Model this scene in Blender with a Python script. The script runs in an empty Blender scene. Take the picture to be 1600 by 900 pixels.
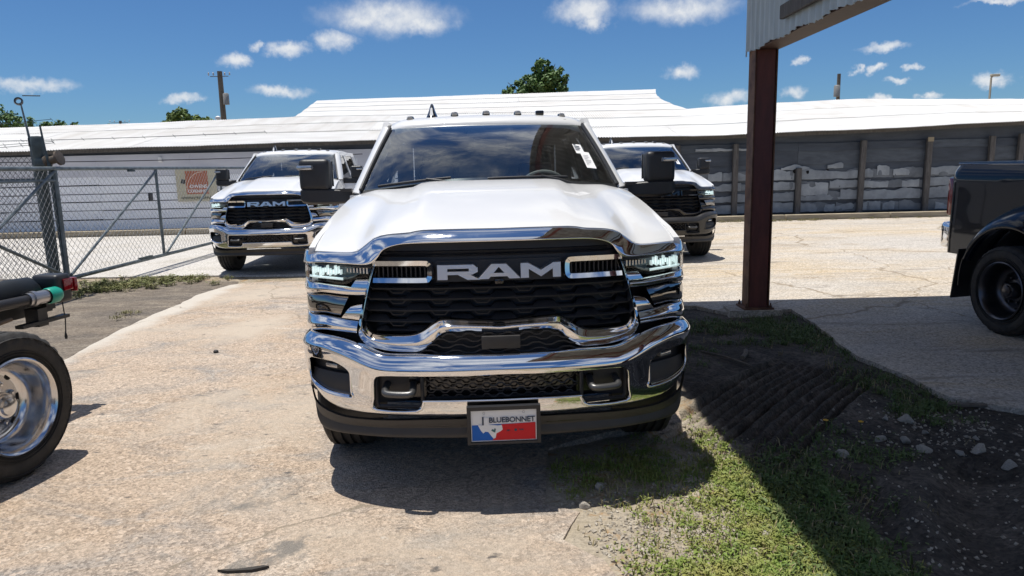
import bpy, bmesh, math, random
import numpy as np
from mathutils import Vector, Matrix
random.seed(7); rng = np.random.default_rng(7)
rad = math.radians
SC = bpy.context.scene
COL = SC.collection

# ------------------------------------------------------------------ camera
EYE = 1.62
cam_d = bpy.data.cameras.new('camera'); cam = bpy.data.objects.new('camera', cam_d); COL.objects.link(cam)
cam_d.sensor_width = 36.0; cam_d.lens = 36.0*1120/1600; cam_d.clip_start = .05; cam_d.clip_end = 2000
cam.matrix_world = Matrix.Translation((0, 0, EYE)) @ Matrix.Rotation(rad(90-9.6), 4, 'X') @ Matrix.Rotation(rad(-1.35), 4, 'Z')
SC.camera = cam

# ------------------------------------------------------------------ exposure
SC.view_settings.view_transform = 'Standard'; SC.view_settings.look = 'None'
SC.view_settings.gamma = 1; SC.view_settings.exposure = 0.12; SC.view_settings.use_curve_mapping = False
SC.render.engine = 'CYCLES'
SC.cycles.max_bounces = 8; SC.cycles.transparent_max_bounces = 12; SC.cycles.caustics_reflective = False; SC.cycles.caustics_refractive = False

# ------------------------------------------------------------------ sun
TO_SUN = Vector((-.15, .06, 1.0)).normalized()
sun_d = bpy.data.lights.new('sun', 'SUN'); sun_d.energy = 4.6; sun_d.angle = rad(.53); sun_d.color = (1, .955, .88)
sun = bpy.data.objects.new('sun', sun_d); COL.objects.link(sun)
sun.rotation_euler = TO_SUN.to_track_quat('Z', 'Y').to_euler()

# ------------------------------------------------------------------ world: clear noon sky with fair-weather clouds
W = bpy.data.worlds.new('World'); SC.world = W; W.use_nodes = True
def build_world():
    nt = W.node_tree; nt.nodes.clear(); N = nt.nodes.new; L = nt.links.new
    def math_(op, a, b=None, c=None, clamp=False):
        n = N('ShaderNodeMath'); n.operation = op; n.use_clamp = clamp
        for i, q in enumerate((a, b, c)):
            if q is None: continue
            if isinstance(q, (int, float)): n.inputs[i].default_value = q
            else: L(q, n.inputs[i])
        return n.outputs[0]
    def vmath(op, a, b):
        n = N('ShaderNodeVectorMath'); n.operation = op
        for i, q in enumerate((a, b)):
            if q is None: continue
            if isinstance(q, tuple): n.inputs[i].default_value = q
            else: L(q, n.inputs[i])
        return n
    out = N('ShaderNodeOutputWorld'); bg = N('ShaderNodeBackground')
    sky = N('ShaderNodeTexSky'); sky.sky_type = 'NISHITA'; sky.sun_disc = False
    sky.sun_elevation = math.asin(TO_SUN.z); sky.sun_rotation = math.atan2(TO_SUN.x, TO_SUN.y)
    sky.air_density = 1.0; sky.dust_density = .2; sky.ozone_density = 2.2; sky.altitude = 200
    tc = N('ShaderNodeTexCoord'); d = tc.outputs['Generated']
    sep = N('ShaderNodeSeparateXYZ'); L(d, sep.inputs[0])
    az = math_('ARCTAN2', sep.outputs[0], sep.outputs[1]); el = math_('ARCSINE', sep.outputs[2])
    comb = N('ShaderNodeCombineXYZ'); L(az, comb.inputs[0]); L(el, comb.inputs[1])
    def noise(vec, scale, detail, rough, out=0, dist=0.0):
        n = N('ShaderNodeTexNoise'); n.inputs['Scale'].default_value = scale; n.inputs['Detail'].default_value = detail
        n.inputs['Roughness'].default_value = rough; n.inputs['Distortion'].default_value = dist
        L(vec, n.inputs['Vector']); return n.outputs[out]
    nv = noise(d, 26, 6, .62, 1)
    nv = vmath('SUBTRACT', nv, (.5, .5, .5)).outputs[0]
    nv2 = noise(d, 75, 4, .6, 1); nv2 = vmath('SUBTRACT', nv2, (.5, .5, .5)).outputs[0]
    wob = vmath('MULTIPLY', nv, (.055, .024, 0)).outputs[0]
    wob2 = vmath('MULTIPLY', nv2, (.02, .014, 0)).outputs[0]
    p = vmath('ADD', comb.outputs[0], wob).outputs[0]; p = vmath('ADD', p, wob2).outputs[0]
    clouds = [(-0.156,0.195,0.082,0.0199),(-0.193,0.189,0.037,0.0107),(-0.111,0.186,0.042,0.0124),(-0.226,0.165,0.029,0.0108),(-0.284,0.154,0.024,0.0085),(-0.319,0.157,0.009,0.0061),(-0.347,0.138,0.021,0.0069),(-0.296,0.103,0.036,0.0063),(-0.411,0.092,0.021,0.0053),(-0.568,0.104,0.039,0.0070),(0.106,0.200,0.042,0.0154),(0.119,0.186,0.020,0.0124),(0.230,0.194,0.070,0.0151),(0.234,0.117,0.021,0.0088),(0.376,0.124,0.010,0.0046),(0.465,0.129,0.026,0.0044),(0.292,0.080,0.025,0.0088),(0.366,0.084,0.018,0.0078),(0.440,0.107,0.006,0.0045),(0.458,0.106,0.011,0.0044),(0.498,0.105,0.008,0.0036),(0.484,0.091,0.011,0.0029),(0.579,0.084,0.019,0.0070),(0.468,0.072,0.012,0.0045),(0.516,0.071,0.012,0.0044),(0.580,0.167,0.035,0.0033)]
    m = None
    for a, e, w, h in clouds:
        q = vmath('SUBTRACT', p, (a, e, 0)).outputs[0]
        q = vmath('DIVIDE', q, (w*1.12, h*1.25, 1)).outputs[0]
        ln = vmath('LENGTH', q, None).outputs['Value']
        m = ln if m is None else math_('MINIMUM', m, ln)
    mr = N('ShaderNodeMapRange'); mr.interpolation_type = 'SMOOTHSTEP'
    L(m, mr.inputs[0]); mr.inputs[1].default_value = 1.2; mr.inputs[2].default_value = .1
    mask = mr.outputs[0]
    # high scattered clouds over the rest of the sky
    zz = math_('ADD', sep.outputs[2], .12)
    c2 = N('ShaderNodeCombineXYZ'); L(math_('DIVIDE', sep.outputs[0], zz), c2.inputs[0]); L(math_('DIVIDE', sep.outputs[1], zz), c2.inputs[1])
    off = vmath('ADD', c2.outputs[0], (3.1, 1.7, 0)).outputs[0]
    hn = noise(off, 2.1, 8, .6, 0, .35)
    m2 = N('ShaderNodeMapRange'); m2.interpolation_type = 'SMOOTHSTEP'; L(hn, m2.inputs[0]); m2.inputs[1].default_value = .43; m2.inputs[2].default_value = .64
    fade = N('ShaderNodeMapRange'); L(el, fade.inputs[0]); fade.inputs[1].default_value = .26; fade.inputs[2].default_value = .42
    hi = math_('MULTIPLY', m2.outputs[0], fade.outputs[0])
    mask = math_('MAXIMUM', mask, hi)
    fluff = noise(d, 60, 5, .6, 0)
    fl = N('ShaderNodeMapRange'); L(fluff, fl.inputs[0]); fl.inputs[1].default_value = .25; fl.inputs[2].default_value = .6; fl.inputs[3].default_value = .5; fl.inputs[4].default_value = 1
    mask = math_('MULTIPLY', mask, fl.outputs[0], clamp=True)
    mask = math_('MULTIPLY', mask, .92)
    mix = N('ShaderNodeMix'); mix.data_type = 'RGBA'; L(mask, mix.inputs['Factor'])
    tint = N('ShaderNodeMix'); tint.data_type = 'RGBA'; tint.blend_type = 'MULTIPLY'; tint.inputs['Factor'].default_value = 1
    L(sky.outputs[0], tint.inputs[6]); tint.inputs[7].default_value = (.44, .69, .98, 1)
    L(tint.outputs[2], mix.inputs[6]); mix.inputs[7].default_value = (9.2, 9.4, 9.6, 1)
    L(mix.outputs[2], bg.inputs[0]); bg.inputs[1].default_value = .083
    L(bg.outputs[0], out.inputs[0])
build_world()
W.cycles.sampling_method = 'MANUAL'; W.cycles.sample_map_resolution = 256

# ------------------------------------------------------------------ materials
MATS = {}
def mat(name, col=(.5,.5,.5), rough=.5, metal=0, coat=0, spec=.5, n_scale=None, n_amt=.2, col2=None, bump=0, bump_scale=None, emit=None, emit_s=0, stretch=(1,1,1), coat_rough=.03, detail=5):
    if name in MATS: return MATS[name]
    m = bpy.data.materials.new(name); m.use_nodes = True; MATS[name] = m
    nt = m.node_tree; b = nt.nodes['Principled BSDF']; L = nt.links.new
    b.inputs['Base Color'].default_value = (*col, 1); b.inputs['Roughness'].default_value = rough; b.inputs['Metallic'].default_value = metal
    b.inputs['Coat Weight'].default_value = coat; b.inputs['Coat Roughness'].default_value = coat_rough
    b.inputs['Specular IOR Level'].default_value = spec
    if emit: b.inputs['Emission Color'].default_value = (*emit, 1); b.inputs['Emission Strength'].default_value = emit_s
    if n_scale or bump:
        tc = nt.nodes.new('ShaderNodeTexCoord'); mp = nt.nodes.new('ShaderNodeMapping'); mp.inputs['Scale'].default_value = stretch
        L(tc.outputs['Object'], mp.inputs[0])
    if n_scale:
        n = nt.nodes.new('ShaderNodeTexNoise'); n.inputs['Scale'].default_value = n_scale; n.inputs['Detail'].default_value = detail; n.inputs['Roughness'].default_value = .6
        L(mp.outputs[0], n.inputs['Vector'])
        mr = nt.nodes.new('ShaderNodeMapRange'); L(n.outputs[0], mr.inputs[0]); mr.inputs[1].default_value = .35; mr.inputs[2].default_value = .68
        mx = nt.nodes.new('ShaderNodeMix'); mx.data_type = 'RGBA'; L(mr.outputs[0], mx.inputs['Factor'])
        c2 = col2 if col2 else tuple(c*(1-n_amt) for c in col)
        mx.inputs[6].default_value = (*col, 1); mx.inputs[7].default_value = (*c2, 1); L(mx.outputs[2], b.inputs['Base Color'])
    if bump:
        n2 = nt.nodes.new('ShaderNodeTexNoise'); n2.inputs['Scale'].default_value = bump_scale or 40; n2.inputs['Detail'].default_value = 6
        L(mp.outputs[0], n2.inputs['Vector'])
        bp = nt.nodes.new('ShaderNodeBump'); bp.inputs['Strength'].default_value = bump; bp.inputs['Distance'].default_value = .02
        L(n2.outputs[0], bp.inputs['Height']); L(bp.outputs[0], b.inputs['Normal'])
    return m
def glass_mat(name, tint, ior=1.5, extra=1.0):
    m = bpy.data.materials.new(name); m.use_nodes = True; MATS[name] = m
    nt = m.node_tree; nt.nodes.clear(); L = nt.links.new
    o = nt.nodes.new('ShaderNodeOutputMaterial'); tr = nt.nodes.new('ShaderNodeBsdfTransparent'); tr.inputs[0].default_value = (*tint, 1)
    gl = nt.nodes.new('ShaderNodeBsdfGlossy'); gl.inputs['Roughness'].default_value = .004; gl.inputs[0].default_value = (.95, .96, .97, 1)
    fr = nt.nodes.new('ShaderNodeFresnel'); ge = nt.nodes.new('ShaderNodeNewGeometry')
    im = nt.nodes.new('ShaderNodeMix'); im.inputs[2].default_value = ior; im.inputs[3].default_value = 1/ior; L(ge.outputs['Backfacing'], im.inputs[0]); L(im.outputs[0], fr.inputs[0])
    ad = nt.nodes.new('ShaderNodeMath'); ad.operation = 'MULTIPLY'; ad.use_clamp = True; L(fr.outputs[0], ad.inputs[0]); ad.inputs[1].default_value = extra
    mx = nt.nodes.new('ShaderNodeMixShader'); L(ad.outputs[0], mx.inputs[0]); L(tr.outputs[0], mx.inputs[1]); L(gl.outputs[0], mx.inputs[2]); L(mx.outputs[0], o.inputs[0])
    return m
white = mat('white_paint', (.70,.705,.71), .36, coat=.6, spec=.4, n_scale=3, n_amt=.03)
chrome = mat('chrome', (.80,.81,.83), .035, 1)
def smudge(m, lo, hi):
    nt = m.node_tree; b = nt.nodes['Principled BSDF']; tc = nt.nodes.new('ShaderNodeTexCoord'); n = nt.nodes.new('ShaderNodeTexNoise'); n.inputs['Scale'].default_value = 9; n.inputs['Detail'].default_value = 8; n.inputs['Roughness'].default_value = .7
    r = nt.nodes.new('ShaderNodeMapRange'); r.inputs[1].default_value = .4; r.inputs[2].default_value = .75; r.inputs[3].default_value = lo; r.inputs[4].default_value = hi
    nt.links.new(tc.outputs['Object'], n.inputs['Vector']); nt.links.new(n.outputs[0], r.inputs[0]); nt.links.new(r.outputs[0], b.inputs['Roughness'])
smudge(chrome, .025, .085)
dchrome = mat('smoked_chrome', (.30,.29,.28), .07, 1)
blackp = mat('black_plastic', (.024,.025,.029), .42, n_scale=8, n_amt=.3, bump=.05, bump_scale=400)
blackg = mat('gloss_black', (.008,.008,.010), .12, coat=.6)
darkm = mat('dark_trim_paint', (.030,.028,.026), .34, coat=.3, n_scale=5, n_amt=.2)
greyp = mat('grey_valance_plastic', (.045,.042,.04), .5, n_scale=10, n_amt=.25)
rubber = mat('tyre_rubber', (.022,.022,.022), .75, n_scale=12, col2=(.045,.041,.036), bump=.15, bump_scale=90)
alloy = mat('alloy', (.62,.62,.63), .16, 1)
steel = mat('brushed_steel', (.45,.45,.46), .35, 1)
blacksteel = mat('black_frame_paint', (.02,.022,.024), .38, n_scale=14, col2=(.05,.047,.043))
glass = glass_mat('windshield_glass', (.78,.84,.83), 1.52, 3.0)
privacy = glass_mat('privacy_glass', (.16,.18,.18), 1.5, 1.3)
lens = glass_mat('lamp_lens', (.9,.92,.93), 1.45)
smoke = glass_mat('smoked_lens', (.35,.35,.36), 1.5, 1)
led = mat('led_white', (.9,.95,.95), .2, emit=(.82,1,.97), emit_s=.55)
amber = mat('amber_lens', (.35,.12,.03), .15, coat=.5)
redlens = mat('red_lens', (.22,.006,.01), .12, coat=1)
interior = mat('interior_dark', (.045,.045,.048), .6)
interior_g = mat('interior_grey', (.22,.23,.23), .7)
paper = mat('white_paper', (.8,.8,.8), .6)
ink = mat('dark_ink', (.03,.05,.09), .5)
blueink = mat('plate_blue', (.02,.13,.48), .5, coat=0, spec=.2)
redink = mat('plate_red', (.62,.025,.03), .5, coat=0, spec=.2)
whiteink = mat('plate_white', (.80,.80,.79), .45, coat=0, spec=.3)
galv = mat('galvanised_steel', (.20,.235,.25), .5, .5, n_scale=9, col2=(.10,.12,.13), bump=.1, bump_scale=60)
galvd = mat('weathered_green_grey_steel', (.10,.13,.135), .6, .3, n_scale=7, col2=(.05,.065,.07))
rust = mat('rust_red_primer', (.17,.045,.035), .5, n_scale=4, col2=(.10,.030,.025), bump=.1, bump_scale=50, stretch=(3,3,.6))
rust_edge = mat('rusty_flange', (.20,.10,.055), .75, n_scale=6, col2=(.07,.03,.02))

# ------------------------------------------------------------------ helpers
def tag(o, label=None, cat=None, group=None, kind=None):
    if label: o['label'] = label
    if cat: o['category'] = cat
    if group: o['group'] = group
    if kind: o['kind'] = kind
    return o
def empty(name, loc=(0,0,0), rz=0):
    o = bpy.data.objects.new(name, None); COL.objects.link(o); o.location = loc; o.rotation_euler = (0, 0, rad(rz)); o.empty_display_size = .2
    return o
class MB:
    def __init__(s): s.v = []; s.f = []
    def add(s, vs, fs):
        k = len(s.v); s.v.extend([tuple(float(c) for c in p) for p in vs]); s.f.extend([tuple(i+k for i in f) for f in fs]); return s
    def box(s, c, d, rot=None):
        vs = [Vector((x*d[0]/2, y*d[1]/2, z*d[2]/2)) for x in (-1,1) for y in (-1,1) for z in (-1,1)]
        if rot is not None: vs = [rot @ v for v in vs]
        c = Vector(c)
        return s.add([v+c for v in vs], [(0,1,3,2),(4,6,7,5),(0,4,5,1),(2,3,7,6),(0,2,6,4),(1,5,7,3)])
    def rbox(s, c, d, r=.02, seg=2, rot=None, taper=None):
        bm = bmesh.new(); bmesh.ops.create_cube(bm, size=1)
        for v in bm.verts: v.co = Vector((v.co.x*d[0], v.co.y*d[1], v.co.z*d[2]))
        if taper:
            for v in bm.verts: v.co = Vector(taper(v.co))
        bmesh.ops.bevel(bm, geom=list(bm.edges), offset=r, segments=seg, profile=.6, affect='EDGES')
        c = Vector(c); bm.verts.index_update()
        s.add([((rot @ v.co) if rot is not None else v.co)+c for v in bm.verts], [[q.index for q in f.verts] for f in bm.faces]); bm.free(); return s
    def tube(s, path, r, n=8, closed=False, cap=True, flat=None):
        P = [Vector(p) for p in path]; m = len(P); rs = r if isinstance(r, (list, tuple)) else [r]*m
        vs = []; up = None
        for i in range(m):
            if closed: t = P[(i+1) % m]-P[i-1]
            else: t = P[min(i+1, m-1)]-P[max(i-1, 0)]
            t.normalize()
            if up is None:
                up = Vector((0,0,1)) if abs(t.z) < .9 else Vector((1,0,0))
            a = t.cross(up); a.normalize(); b = a.cross(t); b.normalize(); up = b
            for k in range(n):
                w = 2*math.pi*k/n + (math.pi/n)
                vs.append(P[i]+a*math.cos(w)*rs[i]+b*math.sin(w)*rs[i]*(flat or 1))
        fs = []
        for i in range(m if closed else m-1):
            j = (i+1) % m
            for k in range(n): fs.append((i*n+k, i*n+(k+1) % n, j*n+(k+1) % n, j*n+k))
        if cap and not closed: fs.append(tuple(range(n))[::-1]); fs.append(tuple((m-1)*n+k for k in range(n)))
        return s.add(vs, fs)
    def lathe(s, prof, n=32, M=None, closed=False):
        # prof: (radius, height) along local z
        vs = []; m = len(prof)
        for i in range(n):
            w = 2*math.pi*i/n
            for r, h in prof:
                p = Vector((r*math.cos(w), r*math.sin(w), h)); vs.append(M @ p if M is not None else p)
        fs = []
        for i in range(n):
            j = (i+1) % n
            for k in range(m if closed else m-1):
                l = (k+1) % m; fs.append((i*m+k, j*m+k, j*m+l, i*m+l))
        return s.add(vs, fs)
    def prism(s, poly, f0, f1):
        # poly of 2D points; f0/f1 map (a,b) -> 3D for both ends
        n = len(poly); vs = [f0(*p) for p in poly]+[f1(*p) for p in poly]
        fs = [tuple(range(n)), tuple(range(2*n-1, n-1, -1))]+[(i, i+n, (i+1) % n+n, (i+1) % n) for i in range(n)]
        return s.add(vs, fs)
    def grid(s, rows, closed_v=False):
        m = len(rows[0]); vs = [p for r in rows for p in r]; fs = []
        for i in range(len(rows)-1):
            for k in range(m-1): fs.append((i*m+k, i*m+k+1, (i+1)*m+k+1, (i+1)*m+k))
        return s.add(vs, fs)
    def solid(s, front, back):
        m = len(front[0]); n = len(front); k = n*m
        vs = [p for r in front for p in r]+[p for r in back for p in r]; fs = []
        for i in range(n-1):
            for j in range(m-1):
                a = (i*m+j, i*m+j+1, (i+1)*m+j+1, (i+1)*m+j); fs.append(a); fs.append(tuple(q+k for q in a[::-1]))
        for i in range(n-1):
            fs.append((i*m, (i+1)*m, (i+1)*m+k, i*m+k)); fs.append((i*m+m-1, i*m+m-1+k, (i+1)*m+m-1+k, (i+1)*m+m-1))
        for j in range(m-1):
            fs.append((j, j+k, j+1+k, j+1)); fs.append(((n-1)*m+j, (n-1)*m+j+1, (n-1)*m+j+1+k, (n-1)*m+j+k))
        return s.add(vs, fs)
    def mesh(s, name, angle=38, recalc=True):
        me = bpy.data.meshes.new(name); me.from_pydata(s.v, [], s.f)
        if recalc:
            bm = bmesh.new(); bm.from_mesh(me); bmesh.ops.recalc_face_normals(bm, faces=bm.faces); bm.to_mesh(me); bm.free()
        if angle is not None:
            me.shade_smooth(); me.set_sharp_from_angle(angle=rad(angle))
        me.update(); return me
    def build(s, name, m, parent=None, angle=38, recalc=True):
        return link(name, s.mesh(name, angle, recalc), m, parent)
def link(name, me, m, parent=None):
    o = bpy.data.objects.new(name, me); COL.objects.link(o)
    if not me.materials:
        for q in (m if isinstance(m, (list, tuple)) else [m]): me.materials.append(q)
    if parent is not None: o.parent = parent
    return o
def shared(name, me, m, parent, loc=(0,0,0), rot=(0,0,0), scale=(1,1,1)):
    o = link(name, me, m, parent); o.location = loc; o.rotation_euler = rot; o.scale = scale; return o
def children_map():
    d = {}
    for o in bpy.data.objects:
        if o.parent: d.setdefault(o.parent.name, []).append(o)
    return d
def copy_tree(o, cm, parent=None):
    c = o.copy(); COL.objects.link(c); c.parent = parent
    for ch in cm.get(o.name, []): copy_tree(ch, cm, c)
    return c
def catmull(P, sub):
    P = [Vector(p) for p in P]; out = []
    for i in range(len(P)-1):
        p0 = P[max(i-1, 0)]; p1 = P[i]; p2 = P[i+1]; p3 = P[min(i+2, len(P)-1)]
        for k in range(sub):
            t = k/sub; out.append(.5*((2*p1)+(p2-p0)*t+(2*p0-5*p1+4*p2-p3)*t*t+(3*p1-p0-3*p2+p3)*t**3))
    out.append(P[-1]); return out
def text_mesh(s, size, extrude=.002, offset=0.0, spacing=1.0):
    c = bpy.data.curves.new('lettering', 'FONT'); c.body = s; c.size = size; c.extrude = extrude; c.offset = offset; c.align_x = 'CENTER'; c.align_y = 'CENTER'; c.space_character = spacing; c.resolution_u = 3
    o = bpy.data.objects.new('tmp', c); COL.objects.link(o)
    me = bpy.data.meshes.new_from_object(o.evaluated_get(bpy.context.evaluated_depsgraph_get()))
    bpy.data.objects.remove(o); bpy.data.curves.remove(c); return me
def rotX(a): return Matrix.Rotation(rad(a), 3, 'X')
def rotY(a): return Matrix.Rotation(rad(a), 3, 'Y')
def rotZ(a): return Matrix.Rotation(rad(a), 3, 'Z')
def lerp(a, b, t): return a+(b-a)*t
def sstep(t): t = min(1, max(0, t)); return t*t*(3-2*t)
# ================================================================== SETTING
def ground_mat(name, stops, scale, fine, bump, bscale, rough=.9, extra=None, stretch=(1,1,1)):
    """stops: three colours blended by large and fine noise"""
    m = bpy.data.materials.new(name); m.use_nodes = True; nt = m.node_tree; b = nt.nodes['Principled BSDF']; L = nt.links.new; N = nt.nodes.new
    b.inputs['Roughness'].default_value = rough; b.inputs['Specular IOR Level'].default_value = .25
    tc = N('ShaderNodeTexCoord'); mp = N('ShaderNodeMapping'); mp.inputs['Scale'].default_value = stretch; L(tc.outputs['Object'], mp.inputs[0])
    def noise(s, d=6, r=.6, dist=0):
        n = N('ShaderNodeTexNoise'); n.inputs['Scale'].default_value = s; n.inputs['Detail'].default_value = d; n.inputs['Roughness'].default_value = r; n.inputs['Distortion'].default_value = dist; L(mp.outputs[0] if s < 12 else tc.outputs['Object'], n.inputs['Vector']); return n.outputs[0]
    def ramp(v, a, c):
        r = N('ShaderNodeMapRange'); L(v, r.inputs[0]); r.inputs[1].default_value = a; r.inputs[2].default_value = c; return r.outputs[0]
    def mix(f, a, c, mode='MIX'):
        x = N('ShaderNodeMix'); x.data_type = 'RGBA'; x.blend_type = mode
        if isinstance(f, float): x.inputs['Factor'].default_value = f
        else: L(f, x.inputs['Factor'])
        for i, q in ((6, a), (7, c)):
            if isinstance(q, tuple): x.inputs[i].default_value = (*q, 1)
            else: L(q, x.inputs[i])
        return x.outputs[2]
    c = mix(ramp(noise(scale, 7, .62, .4), .36, .64), stops[0], stops[1])
    c = mix(ramp(noise(scale*3.1, 7, .7, .8), .47, .66), c, stops[2])
    if len(stops) > 3: c = mix(ramp(noise(scale*1.9, 8, .7, 1.2), .56, .70), c, stops[3])
    v = N('ShaderNodeTexVoronoi'); v.inputs['Scale'].default_value = fine; L(tc.outputs['Object'], v.inputs['Vector'])
    sp = N('ShaderNodeSeparateColor'); L(v.outputs['Color'], sp.inputs[0])
    g = N('ShaderNodeMapRange'); L(sp.outputs[0], g.inputs[0]); g.inputs[3].default_value = .64; g.inputs[4].default_value = 1.30
    gg = N('ShaderNodeCombineColor')
    for i in range(3): L(g.outputs[0], gg.inputs[i])
    c = mix(1.0, c, gg.outputs[0], 'MULTIPLY')
    v2 = N('ShaderNodeTexVoronoi'); v2.inputs['Scale'].default_value = fine*.5; L(tc.outputs['Object'], v2.inputs['Vector'])
    sp2 = N('ShaderNodeSeparateColor'); L(v2.outputs['Color'], sp2.inputs[0])
    c = mix(ramp(sp2.outputs[1], .84, 1.15), c, tuple(min(1, q*1.6) for q in stops[0]))
    c = mix(ramp(sp2.outputs[2], .90, 1.12), c, tuple(q*.3 for q in stops[0]))
    if extra: c = extra(N, L, tc, mix, ramp, noise, c)
    L(c, b.inputs['Base Color'])
    bp = N('ShaderNodeBump'); bp.inputs['Strength'].default_value = bump; bp.inputs['Distance'].default_value = .012
    ad = N('ShaderNodeMath'); ad.operation = 'ADD'; L(noise(bscale, 8, .7), ad.inputs[0])
    ml = N('ShaderNodeMath'); ml.operation = 'MULTIPLY'; L(v.outputs['Distance'], ml.inputs[0]); ml.inputs[1].default_value = .6; L(ml.outputs[0], ad.inputs[1])
    L(ad.outputs[0], bp.inputs['Height']); L(bp.outputs[0], b.inputs['Normal'])
    return m
def cracks(scale, width, col):
    def fn(N, L, tc, mix, ramp, noise, c):
        mp = N('ShaderNodeVectorMath'); mp.operation = 'MULTIPLY_ADD'; n = N('ShaderNodeTexNoise'); n.inputs['Scale'].default_value = 2.2; n.inputs['Detail'].default_value = 5; L(tc.outputs['Object'], n.inputs['Vector'])
        L(n.outputs[1], mp.inputs[0]); mp.inputs[1].default_value = (.5, .5, 0); L(tc.outputs['Object'], mp.inputs[2])
        v = N('ShaderNodeTexVoronoi'); v.feature = 'DISTANCE_TO_EDGE'; v.inputs['Scale'].default_value = scale; L(mp.outputs[0], v.inputs['Vector'])
        return mix(ramp(v.outputs['Distance'], width, 0), c, col)
    return fn
def slab_extra(N, L, tc, mix, ramp, noise, c):
    c = mix(ramp(noise(.33, 8, .68, .9), .52, .66), c, (.56,.475,.38))           # broad worn pale areas
    c = mix(ramp(noise(.9, 9, .75, 1.5), .585, .66), c, (.26,.235,.205))        # grey stains
    c = mix(ramp(noise(9, 4, .6), .64, .72), c, (.16,.145,.13))                 # small dark spots
    c = mix(ramp(noise(14, 5, .7), .62, .72), c, (.66,.60,.52))                 # pale chips
    sp = N('ShaderNodeSeparateXYZ'); L(tc.outputs['Object'], sp.inputs[0])
    e = N('ShaderNodeMath'); e.operation = 'MULTIPLY_ADD'; L(noise(1.7, 6, .65), e.inputs[0]); e.inputs[1].default_value = .55; L(sp.outputs[0], e.inputs[2])
    c = mix(ramp(e.outputs[0], -3.62, -3.80), c, (.62,.565,.49))                # bleached edge of the slab
    return cracks(.17, .0018, (.30,.25,.19))(N, L, tc, mix, ramp, noise, c)
slab_m = ground_mat('aggregate_concrete', [(.53,.43,.34), (.48,.365,.265), (.34,.31,.28), (.63,.555,.47)], .6, 100, 1.0, 70, .85, slab_extra, (.75,1.25,1))
def yard_extra(N, L, tc, mix, ramp, noise, c):
    mp = N('ShaderNodeMapping'); mp.inputs['Scale'].default_value = (.35, 2.4, 1); mp.inputs['Rotation'].default_value = (0, 0, .12); L(tc.outputs['Object'], mp.inputs[0])
    n = N('ShaderNodeTexNoise'); n.inputs['Scale'].default_value = 1.1; n.inputs['Detail'].default_value = 9; n.inputs['Roughness'].default_value = .7; n.inputs['Distortion'].default_value = .6; L(mp.outputs[0], n.inputs['Vector'])
    c = mix(ramp(n.outputs[0], .56, .68), c, (.27,.235,.195))                    # long dark stains
    c = mix(ramp(noise(1.3, 8, .7, .8), .60, .68), c, (.20,.165,.13))           # dirt lying on the slab
    return cracks(.33, .006, (.26,.21,.15))(N, L, tc, mix, ramp, noise, c)
yard_m = ground_mat('pale_worn_concrete', [(.47,.435,.39), (.52,.415,.28), (.54,.50,.45), (.34,.27,.19)], .42, 80, .35, 22, .88, yard_extra, (.5,1.3,1))
road_m = ground_mat('grey_lane_concrete', [(.50,.475,.445), (.55,.525,.49), (.45,.42,.37)], .3, 90, .2, 30, .85)
dirt_m = ground_mat('dark_soil', [(.050,.042,.036), (.085,.070,.058), (.125,.105,.085)], .9, 45, .8, 24, .92)
tan_m = ground_mat('tan_gravelly_soil', [(.30,.25,.18), (.38,.33,.26), (.25,.18,.10), (.34,.20,.08)], 1.3, 48, .8, 30, .92)
asph_m = ground_mat('worn_asphalt', [(.135,.117,.10), (.19,.155,.12), (.27,.23,.18), (.075,.068,.064)], 1.0, 90, .6, 40, .9, None, (.6,1.5,1))

def fbm(x, y, s=1.0):
    return (math.sin(x*1.7*s+.3)*math.cos(y*1.3*s+1.1)+.5*math.sin(x*3.9*s+y*2.3*s+2)+.25*math.sin(x*8.1*s-y*7.3*s+.7)+.12*math.sin(x*17*s+y*13*s))/1.87

# one ground sheet to the horizon
g = MB(); xs = [-600,-120,-40,-20,-10,-4,0,4,10,20,40,120,600]; ys = [-400,-100,-30,-10,0,10,20,30,60,150,400,900]
g.grid([[(x, y, -.16) for y in ys] for x in xs]); tag(g.build('ground', tan_m, None, None, False), kind='structure')

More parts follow.
